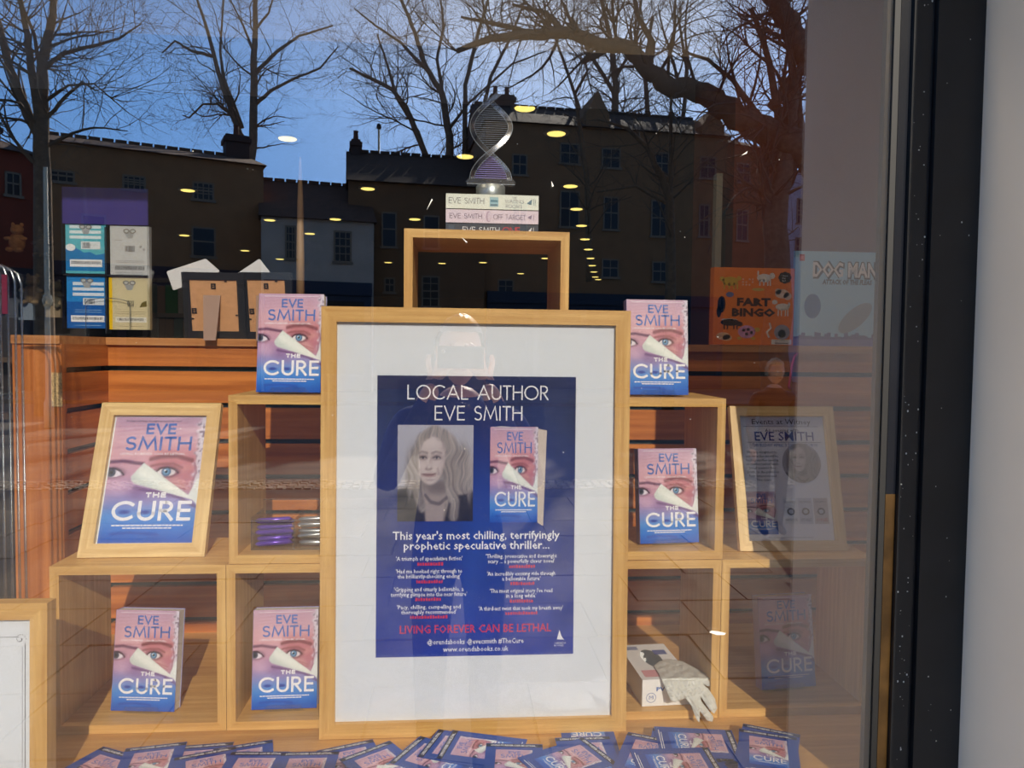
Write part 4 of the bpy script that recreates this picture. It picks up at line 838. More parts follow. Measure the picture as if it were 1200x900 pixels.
# the glove: palm in the box mouth, hanging over the front edge
def skin(name, verts, edges, rad, m, parent=None, sub=2):
    me = D_.meshes.new(name); me.from_pydata(verts, edges, []); ob = D_.objects.new(name, me); COL.objects.link(ob)
    s = ob.modifiers.new('s', 'SKIN'); s.use_smooth_shade = True
    for i, r in enumerate(rad): v = me.skin_vertices[0].data[i]; v.radius = r if isinstance(r, tuple) else (r, r); v.use_root = (i == 0)
    if sub: q = ob.modifiers.new('u', 'SUBSURF'); q.levels = sub; q.render_levels = sub
    dg = bpy.context.evaluated_depsgraph_get(); m2 = D_.meshes.new_from_object(ob.evaluated_get(dg)); D_.objects.remove(ob); m2.name = name
    m2.materials.clear(); m2.materials.append(m); o = D_.objects.new(name, m2); COL.objects.link(o); o.parent = parent
    m2.polygons.foreach_set('use_smooth', [True]*len(m2.polygons)); return o
gm, nt_, b_ = new_mat('vinyl_glove'); b_.inputs['Base Color'].default_value = (*lin((226, 226, 214)), 1); b_.inputs['Roughness'].default_value = .3; b_.inputs['Alpha'].default_value = .78; b_.inputs['Transmission Weight'].default_value = 0; b_.inputs['Subsurface Weight'].default_value = 0
tnz = N(nt_, 'ShaderNodeTexNoise'); tnz.inputs['Scale'].default_value = 60; tbp = N(nt_, 'ShaderNodeBump'); tbp.inputs['Strength'].default_value = .7; tbp.inputs['Distance'].default_value = .004
ttc = N(nt_, 'ShaderNodeTexCoord'); nt_.links.new(ttc.outputs['Object'], tnz.inputs[0]); nt_.links.new(tnz.outputs[0], tbp.inputs['Height']); nt_.links.new(tbp.outputs[0], b_.inputs['Normal'])
GP = lambda x, y, Y: tuple(at(x, y, Y))
GO = [(766, 780), (772, 775), (782, 772), (800, 775), (817, 784), (830, 791), (837, 799), (836, 805), (829, 804), (823, 801), (830, 807), (838, 819), (840.5, 830), (837, 836.5), (831, 831), (821, 816), (822, 822), (830, 832), (836, 840), (835, 846), (829, 844.5), (820, 833), (820.5, 840), (819.5, 847), (816, 843), (810, 827), (803, 818), (797, 821), (791, 823), (786, 821), (780, 807), (772, 789)]
GA = np.array(GO, float)
def g_in(x, y):
    c = np.zeros(x.shape, bool)
    for (ax, ay), (bx, by) in zip(GO, GO[1:]+GO[:1]):
        k_ = ((ay > y) != (by > y)) & (x < (bx-ax)*(y-ay)/((by-ay) if by != ay else 1e-9)+ax); c ^= k_
    return c
def g_dist(x, y):
    best = np.full(x.shape, 1e9)
    for (ax, ay), (bx, by) in zip(GO, GO[1:]+GO[:1]):
        L_ = (bx-ax)**2+(by-ay)**2; t = np.clip(((x-ax)*(bx-ax)+(y-ay)*(by-ay))/L_, 0, 1); best = np.minimum(best, np.hypot(x-ax-t*(bx-ax), y-ay-t*(by-ay)))
    return best
st_ = .8; gxs = np.arange(764, 843, st_); gys = np.arange(770, 849, st_); GX, GYY = np.meshgrid(gxs, gys); dd_ = np.where(g_in(GX, GYY), g_dist(GX, GYY), 0)
zt_ = .018+gh+.004; vid = {}; GV = []; GF = []
def gvert(i, j, side):
    key = (i, j, side if dd_[j, i] > 0 else 0)
    if key not in vid:
        x, y = GX[j, i], GYY[j, i]
        if y < 796: p = onz(x, y, zt_)
        else: p = at(x, y, .014-(y-796)/50*.046)
        puff = min(1, dd_[j, i]/5)**.6; wr = .5+.5*math.sin(x*.55+y*.33+1.5*math.sin(y*.21))*math.sin(x*.23-y*.41); wr2 = math.sin(x*1.3-y*.9)*.5
        off = side*(.0025+.0055*wr+.0012*wr2)*puff*(1 if y > 798 else .35) if side < 0 else .002*puff
        p = p+(np.array([0, off, 0]) if y > 800 else np.array([0, off*.5, -off*.7 if side < 0 else 0]))
        vid[key] = len(GV); GV.append(tuple(p))
    return vid[key]
inside = g_in(GX[:-1, :-1]+st_/2, GYY[:-1, :-1]+st_/2)
for j in range(inside.shape[0]):
    for i in range(inside.shape[1]):
        if inside[j, i]:
            for side in (-1, 1):
                q = [gvert(i, j, side), gvert(i, j+1, side), gvert(i+1, j+1, side), gvert(i+1, j, side)]; GF.append(q if side < 0 else q[::-1])
gl = mesh('vinyl_glove', GV, GF, gm, None, True); tag(gl, 'crumpled translucent vinyl glove hanging out of the glove box over the cube edge', 'glove')

# ================================================================= shop interior behind the display
DL = [(337, 161), (220, 222), (216, 275), (316, 257), (363, 273), (393, 256), (287, 293), (328, 303), (615, 125), (652, 155), (545, 182), (431, 220), (486, 256), (668.5, 217), (675.5, 244), (681.5, 263.5), (685.5, 279.5), (689.5, 291.5), (692, 302), (694, 310.5), (696, 318), (697.5, 324), (701, 327), (455, 307), (518, 308), (566, 307), (639, 302), (610, 320)]
DLN = ['upper left, against the reflected sky', 'above the acrylic card holder at its right', 'low between card holder and photo frames', 'low, left of the thin finial', 'right of the finial, upper of two', 'on the white reflected shop front, right end', 'just above the left blank card', 'right of it above the right blank card, small', 'biggest one, right of the helix ornament', 'right of the biggest one and lower', 'left of the helix ornament waist', 'middle height, well left of the top cube', 'just left of the book stack foot', 'nearest of the receding row at right', 'second of the receding row', 'third of the receding row', 'fourth of the receding row', 'fifth of the receding row', 'sixth of the receding row', 'seventh of the receding row', 'eighth of the receding row', 'ninth of the receding row', 'farthest of the receding row', 'small, left of the top cube', 'inside the top cube opening, left', 'inside the top cube opening, middle', 'inside the top cube opening, right', 'inside the top cube opening, lowest']
for i, (x, y) in enumerate(DL):
    p = onz(x, y, 2.249)
    if i == 0:
        d0 = thing('ceiling_light', 'x', 'ceiling light', group='round recessed ceiling lights in the dark shop')
        MB().lathe([(.062, -.001), (.088, -.001), (.090, -.004), (.086, -.010), (.064, -.010)], 24).build('trim_ring', flat('white_metal_ring', (150, 146, 136), .4), d0)
        MB().lathe([(.064, -.0095), (.060, -.014), (.001, -.015)], 24).build('diffuser', flat('lamp_diffuser', (255, 226, 120), .5, emit=2.2), d0); d = d0
    else: d = copy_tree(d0)
    d.location = tuple(p); d['label'] = 'round warm ceiling light in the shop, '+DLN[i]
# bookcase with paperbacks beyond the slatwall, left
bcY = 2.3; bx0, bx1 = at(172, 380, bcY)[0], at(330, 380, bcY)[0]
bc = thing('bookcase', 'dark bookcase of paperbacks inside the shop, behind the slatwall at left', 'bookcase', (bx0, bcY, GROUND))
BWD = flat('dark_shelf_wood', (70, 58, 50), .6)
sz = [at(200, y, bcY)[2]-GROUND for y in (367, 405, 440)]
for z in sz+[at(200, 326, bcY)[2]-GROUND, .05]: MB().box((0, 0, z-.02), (bx1-bx0, .25, z)).build('shelf', flat('shelf_lit_wood', (128, 116, 92), .6), bc)  # boards paler than the side and back panels
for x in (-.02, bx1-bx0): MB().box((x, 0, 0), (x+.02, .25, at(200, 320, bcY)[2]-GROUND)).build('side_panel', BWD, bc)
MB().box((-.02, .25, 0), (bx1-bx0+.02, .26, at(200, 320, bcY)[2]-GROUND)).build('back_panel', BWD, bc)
CN = {(120, 96, 78): 'brown', (150, 132, 104): 'tan', (90, 74, 66): 'dark brown', (168, 150, 120): 'cream', (110, 70, 60): 'rusty', (96, 110, 90): 'grey green', (140, 110, 80): 'ochre', (60, 60, 70): 'slate', (170, 160, 140): 'pale'}
ORD = 'one two three four five six seven eight nine ten eleven twelve thirteen fourteen fifteen sixteen seventeen eighteen nineteen twenty twenty-one twenty-two twenty-three twenty-four'.split()
random.seed(12); pal = [(120, 96, 78), (150, 132, 104), (90, 74, 66), (168, 150, 120), (110, 70, 60), (96, 110, 90), (140, 110, 80), (60, 60, 70), (170, 160, 140)]
for row, zb in enumerate(sz[:2]):
    x = .01; n_ = 0
    while x < bx1-bx0-.06:
        t = random.uniform(.022, .045); h = random.uniform(.125, .150); c = random.choice(pal)
        if row == 0 and .06 < x < .1: c = (60, 120, 50); t = .06
        m = MB().box((0, .0, 0), (t-.002, .12, h), c).box((.002, .002, .004), (t-.004, .118, h+.0005), (200, 190, 170)); m.V = [(v[0]+bx0+x, v[1]+bcY+.02+random.uniform(0, .0), v[2]+GROUND+zb+.0005) for v in m.V]
        o = m.build('shelf_book', PRINT, None, cols=True); tag(o, '%s paperback on the %s bookcase shelf, number %s from its left end' % (CN.get(c, 'green'), 'upper' if row == 0 else 'lower', ORD[n_]), 'book', 'paperbacks on the %s bookcase shelf' % ('upper' if row == 0 else 'lower')); x += t; n_ += 1
# brown tall cabinet at right behind the slatwall
cY = .80; cx0 = at(858, 300, cY)[0]
tc_ = thing('tall_cabinet', 'tall red brown cabinet side behind the slatwall at the right', 'cabinet', (cx0, cY, GROUND))
MB().box((0, 0, 0), (.75, .4, 2.248-GROUND)).build('side_panel', flat('red_brown_laminate', (112, 50, 28), .5, noise=.1), tc_)
MB().box((at(849, 300, cY)[0]-cx0, 0, 0), (0, .05, 2.1)).build('dark_post', flat('dark_post_metal', (20, 24, 30), .4), tc_)
MB().box((at(838, 300, cY)[0]-cx0, .0, 0), (at(845, 300, cY)[0]-cx0, .03, at(840, 203, cY)[2]-GROUND)).build('pale_post', flat('pale_post_paint', (150, 146, 130), .6), tc_)
# acrylic leaflet stand at the left edge
ay = -.02; 
as_ = thing('acrylic_stand', 'clear acrylic stand with curved top and a dark red strip at the left edge', 'stand', (at(8, 600, ay)[0], ay, 0))
ax0 = as_.location[0]
for j, px in enumerate((-6, 1, 6, 11, 15)):
    x = at(px, 600, ay)[0]-ax0; zt_ = at(px, 300+j*3, ay)[2]
    MB().tube([(x, .01*j, 0), (x, .01*j, zt_-.03), (x-.006, .01*j, zt_-.010), (x-.022, .01*j, zt_), (x-.06, .01*j, zt_+.004)], .0025, 6).build('acrylic_rim', EDG, as_, True)
MB().box((at(-10, 600, ay)[0]-ax0, .0, 0), (at(15, 600, ay)[0]-ax0, .002, .8)).build('acrylic_panel', ACRYL, as_)
MB().box((at(4, 330, ay)[0]-ax0, -.006, at(6, 368, ay)[2]), (at(10, 330, ay)[0]-ax0, -.003, at(6, 322, ay)[2])).build('red_strip', flat('dark_red_tape', (120, 24, 50), .4), as_)
# toys and goods beyond, left
gY = 1.0
def soft_toy(label, px, py, sz, Y, col, seed):
    r = thing('soft_toy', label, 'soft toy', tuple(at(px, py, Y))); R = random.Random(seed); m = flat('plush_%d_%d_%d' % col, col, .9, noise=.4, nscale=60)
    def part(name, c, rr, n=3):
        bm = bmesh.new(); bmesh.ops.create_icosphere(bm, subdivisions=n, radius=1); a = R.uniform(0, 6)
        for v in bm.verts: k = 1+.05*math.sin(9*v.co.x+a)*math.sin(8*v.co.z+a); v.co = Vector((v.co.x*rr[0]*k+c[0], v.co.y*rr[1]*k+c[1], v.co.z*rr[2]*k+c[2]))*sz
        me = D_.meshes.new(name); bm.to_mesh(me); bm.free(); me.materials.append(m); me.polygons.foreach_set('use_smooth', [True]*len(me.polygons)); return inst(name, me, r)
    part('body', (0, 0, 0), (.8, .6, 1)); part('head', (.1, -.15, 1.25), (.62, .55, .55)); part('muzzle', (.1, -.65, 1.12), (.26, .22, .2), 2)
    for s_ in (1, -1): part('ear', (.1+.42*s_, -.1, 1.78), (.2, .12, .24), 2); part('arm', (.75*s_, -.3, .35), (.42, .24, .22), 2); part('leg', (.5*s_, -.5, -.8), (.3, .5, .26), 2)
    return r
def lump(name, label, cat, px, py, rx, rz, Y, col, seed, ry=.06, group=None, rough=.8):
    c = at(px, py, Y); random.seed(seed); bm = bmesh.new(); bmesh.ops.create_icosphere(bm, subdivisions=3, radius=1)
    ph = [random.uniform(0, 6) for _ in range(6)]
    for v in bm.verts:
        q = v.co; s = 1+.16*math.sin(4*q.x+ph[0])+.14*math.sin(5*q.z+3*q.x+ph[1])+.10*math.sin(9*q.y+6*q.z+ph[2]); v.co = Vector((q.x*rx*s, q.y*ry*s, q.z*rz*s))
    me = D_.meshes.new(name); bm.to_mesh(me); bm.free(); me.materials.append(flat('cloth_%d_%d_%d' % col, col, rough, noise=.35, nscale=25)); me.polygons.foreach_set('use_smooth', [seed % 2 == 0]*len(me.polygons))
    o = inst(name, me, None, tuple(c)); tag(o, label, cat, group); return o
rk = thing('shop_rack', 'dark wire rack of hanging goods inside the shop at the far left', 'rack', (at(30, 390, gY)[0], gY, GROUND)); rx0 = rk.location[0]
MB().box((-.16, .05, 0), (.16, .07, 1.75)).build('rack_panel', flat('rack_dark', (36, 30, 28), .7), rk); MB().box((-.16, -.02, 1.42), (.16, .05, 1.44)).box((-.16, -.03, 1.60), (.16, .05, 1.615)).build('rack_shelf', flat('rack_shelf_brown', (82, 66, 50), .7), rk)
for x in (-.14, -.05, .05, .14): MB().tube([(x, .05, 1.5), (x, -.05, 1.5), (x, -.055, 1.515)], .003, 6).build('hook', STEEL, rk)
soft_toy('beige brown soft toy hanging at the top of the far left rack', 20, 284, .030, gY-.03, (150, 112, 66), 2)
soft_toy('tan soft toy slumped in the middle of the far left rack', 38, 345, .032, gY-.03, (104, 86, 58), 3)
soft_toy('dull green grey soft toy beside the tan one on the rack', 64, 350, .030, gY-.03, (84, 80, 66), 4)
soft_toy('near black soft toy at the top right of the far left rack', 52, 290, .032, gY-.03, (26, 26, 28), 6)
for i, (px, py, c, lab) in enumerate(((30, 365, (100, 112, 124), 'grey blue packet low on the far left rack'), (15, 362, (60, 64, 70), 'dark grey packet low on the far left rack'), (62, 362, (120, 104, 78), 'buff packet low on the rack by the card holder'))):
    c0 = at(px, py, gY-.04); m = MB().box((-.022, 0, -.026), (.022, .012, .026)).prism([(-.022, .026), (.022, .026), (.010, .034), (-.010, .034)], .003, .009); o = m.build('packet', flat('packet_%d' % i, c, .5)); o.location = tuple(c0); tag(o, lab, 'packet')
# lower shop shelf glimpsed between stand and end panel
ls = thing('low_shelf', 'low shop shelf with small goods, glimpsed between the clear stand and the orange end panel', 'shelf', (at(10, 600, 1.2)[0], 1.2, GROUND)); 
for z in (.25, .5, .78, 1.02, 1.30): MB().box((-.35, 0, z), (.30, .28, z+.018)).build('shelf_board', flat('shelf_grey_brown', (104, 92, 80), .6), ls)
MB().box((-.35, .28, 0), (.30, .30, 1.45)).build('back_panel', flat('shelf_dark_back', (48, 42, 40), .7), ls)
def sm(px, py, Y, w_, h_, col, name, lab, cat):
    c0 = at(px, py, Y); o = MB().box((-w_/2, 0, -h_/2), (w_/2, .02, h_/2)).prism([(-w_/2+.004, h_/2), (w_/2-.004, h_/2), (w_/2-.01, h_/2+.008), (-w_/2+.01, h_/2+.008)], .004, .016).build(name, flat(name+'_col_%d' % px, col, .5)); o.location = tuple(c0); tag(o, lab, cat)
sm(24, 603, 1.16, .045, .055, (196, 196, 190), 'price_card', 'white price card beside the clear stand, left of the orange panel', 'card')
sm(5, 598, 1.16, .08, .06, (188, 186, 178), 'small_box', 'pale small box behind the clear stand at the left edge', 'box')
lump('key_ring_charm', 'turquoise furry charm between the clear stand and orange panel', 'charm', 22, 662, .028, .026, 1.12, (70, 178, 190), 9, .015)
lump('key_ring_charm', 'red furry charm above the turquoise one, by the orange panel', 'charm', 27, 655, .018, .024, 1.10, (224, 50, 66), 10, .015)

# ================================================================= glass marks
gmk = MB()
for pts in (((842, 740), (851, 742), (846, 744)), ((500, 246), (506, 233), (507, 234)), ((646, 212), (649, 218), (647, 219)), ((869, 182), (876, 177), (875, 180)), ((541, 278), (548, 284), (546, 284))):
    P = [at(x, y, GLASS_Y-.0006) for x, y in pts]; gmk.add([tuple(p) for p in P]+[(p[0], p[1]-.0003, p[2]) for p in P], [(2, 1, 0), (3, 4, 5), (0, 1, 4, 3), (1, 2, 5, 4), (2, 0, 3, 5)])
P = [at(x, y, GLASS_Y-.0006) for x, y in ((831, 741), (834, 739), (842, 740), (850, 742), (849, 744), (840, 744))]; gmk.add([tuple(p) for p in P]+[(p[0], p[1]-.0006, p[2]) for p in P], [tuple(range(6))[::-1], tuple(range(6, 12))]+[(i, (i+1) % 6, 6+(i+1) % 6, 6+i) for i in range(6)])
random.seed(2)
for k in range(40):
    p = at(random.uniform(60, 1000), random.uniform(80, 640), GLASS_Y-.0006); r = random.choice([.0003, .0004, .0006]); gmk.box((p[0]-r, p[1]-.0003, p[2]-r), (p[0]+r, p[1], p[2]+r))
o = gmk.build('dried_paint_marks', flat('dried_paint', (214, 210, 196), .6), win); o['kind'] = 'stuff'

# ================================================================= THE STREET (seen in the glass)
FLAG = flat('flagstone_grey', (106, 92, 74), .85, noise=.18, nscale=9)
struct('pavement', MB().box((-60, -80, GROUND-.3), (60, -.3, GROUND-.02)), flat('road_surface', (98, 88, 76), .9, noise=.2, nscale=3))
struct('bounce_strip', MB().box((-9, -1.5, GROUND-.02), (9, -.30, GROUND+.002)), flat('pale_bounce_stone', (214, 200, 176), .8, noise=.1, nscale=5))  # unseen pale strip, added to bounce warm sunlight onto pier and display
struct('floor_mortar', MB().box((-6, -8.15, GROUND-.02), (7, -1.5, GROUND-.007)), flat('mortar_grey', (74, 64, 52), .9))
pv = tag(empty('floor_flagstones', (0, 0, GROUND)), kind='structure')
random.seed(31); fmesh = []
for k in range(4):
    w_ = [.60, .75, .9, .68][k]; m = MB().add([(0, 0, -.02), (w_-.006, 0, -.02), (w_-.006, .594, -.02), (0, .594, -.02), (.003, .003, 0), (w_-.009, .003, 0), (w_-.009, .591, 0), (.003, .591, 0)], [(0, 3, 2, 1), (4, 5, 6, 7), (0, 1, 5, 4), (1, 2, 6, 5), (2, 3, 7, 6), (3, 0, 4, 7)])
    o = m.build('flagstone', FLAG, pv); fmesh.append((o.data, w_)); D_.objects.remove(o)
n_ = 0
for row in range(11):
    x = -4.2-random.uniform(0, .5)
    while x < 6:
        me, w_ = random.choice(fmesh); o = inst('flagstone', me, pv, (x, -.95-.6*(row+1), random.uniform(-.004, .003))); x += w_; n_ += 1
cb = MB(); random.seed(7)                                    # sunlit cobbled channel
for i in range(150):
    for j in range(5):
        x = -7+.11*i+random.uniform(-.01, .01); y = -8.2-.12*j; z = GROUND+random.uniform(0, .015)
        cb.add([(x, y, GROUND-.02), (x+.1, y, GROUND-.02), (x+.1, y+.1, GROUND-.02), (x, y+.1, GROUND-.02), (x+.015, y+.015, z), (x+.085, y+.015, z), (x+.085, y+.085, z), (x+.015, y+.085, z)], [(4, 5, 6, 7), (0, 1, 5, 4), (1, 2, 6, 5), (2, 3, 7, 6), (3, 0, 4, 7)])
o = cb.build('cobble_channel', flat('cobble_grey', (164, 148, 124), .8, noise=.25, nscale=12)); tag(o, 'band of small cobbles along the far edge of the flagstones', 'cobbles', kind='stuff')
struct('kerb_stones', MB().box((-60, -22.3, GROUND-.02), (60, -22.0, GROUND+.1)).box((-60, -27, GROUND-.02), (60, -22.3, GROUND+.09)), FLAG)

WINF = flat('window_frame_paint', (150, 126, 98), .6); WPANE = flat('dark_window_glass', (52, 46, 42), .15, spec=.4)
def building(label, xl, xr, Dl, Dr, eave, ridge, wallc, roofc, wins, chims=(), depth=7, cat='building', shop=None, gables=()):
    d0, d1 = ray(xl, 300), ray(xr, 300); A = CAM+d0*Dl; B = CAM+d1*Dr
    def fp(px, py):
        d = ray(px, py); s = (B[0]-A[0])/(Dr-Dl) if abs(Dr-Dl) > 1e-6 else 1e9
        Dd = (A[0]-Dl*s-CAM[0])/(d[0]-s) if abs(Dr-Dl) > 1e-6 else Dl
        P = CAM+d*Dd; return math.hypot(P[0]-A[0], Dd-Dl)*(1 if P[0] >= A[0] else -1), P[2]-GROUND
    A2 = np.array([A[0], 2*GLASS_Y-A[1], GROUND]); B2 = np.array([B[0], 2*GLASS_Y-B[1], GROUND])
    ang = math.atan2(B2[1]-A2[1], B2[0]-A2[0]); Wd = math.hypot(*(B2-A2)[:2])
    r = thing('terraced_building', label, cat, tuple(A2), ang)
    ze = fp((xl+xr)/2, eave)[1]; zr = ze+(fp((xl+xr)/2, ridge)[1]-ze)*(1+depth*.5/((Dl+Dr)/2))+depth*.5*.0
    MB().box((0, -depth, 0), (Wd, 0, ze)).build('wall', flat('stone_%d_%d_%d' % wallc, wallc, .9, noise=.12, nscale=1.5), r)
    RM = flat('roof_%d_%d_%d' % roofc, roofc, .85, noise=.2, nscale=4)
    MB().add([(-.1, .25, ze-.05), (Wd+.1, .25, ze-.05), (Wd+.1, -depth-.2, ze-.05), (-.1, -depth-.2, ze-.05), (-.1, -depth/2, zr), (Wd+.1, -depth/2, zr)], [(0, 1, 5, 4), (2, 3, 4, 5), (0, 4, 3), (1, 2, 5), (0, 3, 2, 1)]).build('roof', RM, r)
    nr = int(Wd/.45); rt = MB()
    for i in range(nr): rt.box((i*Wd/nr+.03, -depth/2-.11, zr-.03), ((i+1)*Wd/nr-.03, -depth/2+.11, zr+.10))
    rt.build('ridge_tiles', RM, r)
    for (x0, y0, x1, y1, nx, nz) in wins:
        s0, zt = fp(x0, y0); s1, zb = fp(x1, y1); t = .07
        f = MB().box((s0-.06, -.02, zb-.1), (s1+.06, .08, zb)).box((s0, -.02, zb), (s0+t, .04, zt)).box((s1-t, -.02, zb), (s1, .04, zt)).box((s0, -.02, zt-t), (s1, .04, zt)).box((s0, -.02, (zb+zt)/2-.03), (s1, .045, (zb+zt)/2+.03))
        for i in range(1, nx): x = s0+(s1-s0)*i/nx; f.box((x-.02, -.02, zb), (x+.02, .03, zt))
        for i in range(1, nz): z = zb+(zt-zb)*i/nz; f.box((s0, -.02, z-.02), (s1, .03, z+.02))
        fo = f.build('window', WINF, r); MB().box((s0+.02, -.03, zb+.02), (s1-.02, .012, zt-.02)).build('pane', WPANE, fo)
    for (x0, x1, yt) in chims:
        s0 = fp(x0, eave)[0]*(1+depth*.5/Dl*.0); s1 = fp(x1, eave)[0]; zt = ze+(fp((x0+x1)/2, yt)[1]-ze)*(1+depth*.35/Dl)
        c = MB().box((s0, -depth/2-.5, ze), (s1, -depth/2+.5, zt)).box((s0-.08, -depth/2-.58, zt-.3), (s1+.08, -depth/2+.58, zt-.12)); co = c.build('chimney', flat('chimney_brick', (92, 66, 54), .9), r)
        n = max(1, int((s1-s0)/.5))
        for i in range(n): q = s0+(s1-s0)*(i+.5)/n; MB().lathe([(.13, 0), (.10, .45), (.13, .5)], 10, (q, -depth/2, zt)).build('chimney_pot', flat('terracotta_pot', (120, 72, 50), .8), co)
    for (x0, x1, yt) in gables:
        s0 = fp(x0, eave)[0]; s1 = fp(x1, eave)[0]; zt = fp((x0+x1)/2, yt)[1]
        MB().prism([(s0, ze-.1), (s1, ze-.1), (s1, ze+(zt-ze)*.35), ((s0+s1)/2, zt), (s0, ze+(zt-ze)*.35)], .1, -depth/2).build('dormer', flat('stone_%d_%d_%d' % wallc, wallc, .9), r)
    if shop:
        y0, col = shop; z = fp((xl+xr)/2, y0)[1]
        MB().box((.1, .0, z-.5), (Wd-.1, .25, z)).box((.1, 0, 0), (Wd-.1, .12, z-.5)).build('shop_front', flat('shopfront_%d_%d_%d' % col, col, .5), r)
        n = max(2, int(Wd/2.2))
        for i in range(n): MB().box((.3+i*(Wd-.4)/n, .08, .7), (.1+(i+1)*(Wd-.4)/n-.1, .14, z-.75)).build('shop_window', WPANE, r)
    return r, fp
building('long stone terrace with a ridge tiled roof, at the left of the reflected street', 46, 309, 28, 31, 178, 149, (172, 120, 76), (124, 88, 62),
    [(58, 198, 88, 214, 3, 2), (143, 204, 171, 223, 4, 3), (225, 212, 251, 235, 4, 3), (224, 265, 253, 301, 1, 2), (95, 250, 125, 290, 1, 2)], [(276, 306, 140)], 7, shop=(312, (70, 40, 40)))
building('reddish brick building cut by the left edge of the reflected street', -60, 46, 26, 28, 172, 138, (150, 70, 46), (100, 68, 48), [(5, 200, 25, 230, 2, 2)], [(12, 40, 130)], 7, shop=(312, (50, 36, 36)))
building('low white rendered shop with two small paned windows, in the reflected street', 306, 438, 30, 31, 256, 200, (206, 184, 160), (112, 78, 56),
    [(334, 264, 347, 303, 3, 4), (391, 270, 412, 307, 3, 4)], [], 7, shop=(330, (34, 44, 64)))
building('two storey dark house with a chimney on its left gable, in the reflected street', 408, 568, 32.2, 33, 215, 161, (140, 98, 62), (98, 70, 50),
    [(447, 248, 465, 289, 1, 2), (496, 252, 515, 291, 1, 2), (450, 325, 463, 342, 2, 2), (494, 323, 515, 359, 2, 4)], [(412, 424, 142)], 8)
building('tall three storey stone house with two gabled dormers, right in the reflected street', 568, 850, 33.5, 34.8, 150, 104, (160, 114, 74), (98, 72, 54),
    [(583, 327, 602, 360, 2, 4), (656, 167, 679, 192, 2, 2), (705, 173, 727, 197, 2, 2), (767, 178, 784, 205, 2, 2), (820, 183, 839, 209, 2, 2), (656, 223, 679, 266, 2, 2), (707, 230, 725, 269, 2, 2), (763, 234, 784, 277, 2, 2), (819, 239, 831, 277, 2, 2), (705, 303, 725, 325, 2, 2), (764, 306, 784, 330, 2, 2), (600, 180, 618, 205, 2, 2), (600, 235, 618, 275, 2, 2)],
    [(590, 620, 84)], 8, gables=((686, 713, 106), (822, 848, 128)), shop=(345, (30, 40, 56)))
building('brick building with two sash windows beside the big tree, in the reflected street', 850, 908, 35, 36, 172, 140, (160, 100, 62), (98, 72, 54), [(863, 190, 879, 215, 2, 2), (863, 245, 876, 282, 2, 2)], [], 7)
building('far white rendered building behind the big tree, in the reflected street', 908, 1080, 44, 46, 206, 200, (190, 186, 190), (60, 56, 56), [(934, 232, 946, 262, 3, 3), (932, 278, 946, 300, 3, 2), (975, 232, 990, 262, 3, 3)], [], 7)

# lamp columns
def lamp_post(label, px, ytop, D, r, arm):
    p = mir(px, ytop, D); h = p[2]-GROUND
    t = thing('street_lamp', label, 'street lamp', (p[0], p[1], GROUND)); m = flat('lamp_post_paint_%d' % px, (240, 222, 184), .5)
    MB().lathe([(r*1.7, 0), (r*1.6, .5), (r*1.05, .6), (r, 1.0), (r*.7, h)], 14).build('pole', m, t, True)
    MB().lathe([(r*.3, -.14), (r*1.3, -.1), (r*1.8, 0), (r*1.3, .1), (r*.3, .14)], 16, (0, 0, mir(px, 352, D)[2]-GROUND)).build('collar', m, t, True)
    if arm: MB().lathe([(.05, 0), (.16, .1), (.12, .3), (.03, .38)], 12, (0, 0, h)).build('lamp_head', flat('lamp_head_dark', (40, 40, 42), .5), t, True)
lamp_post('thin pale post at the far left of the reflected street', 53, 196, 16, .055, False)
lamp_post('small dark lamp head above the roof beside the chimney, in the reflected street', 444, 152, 46, .09, True)

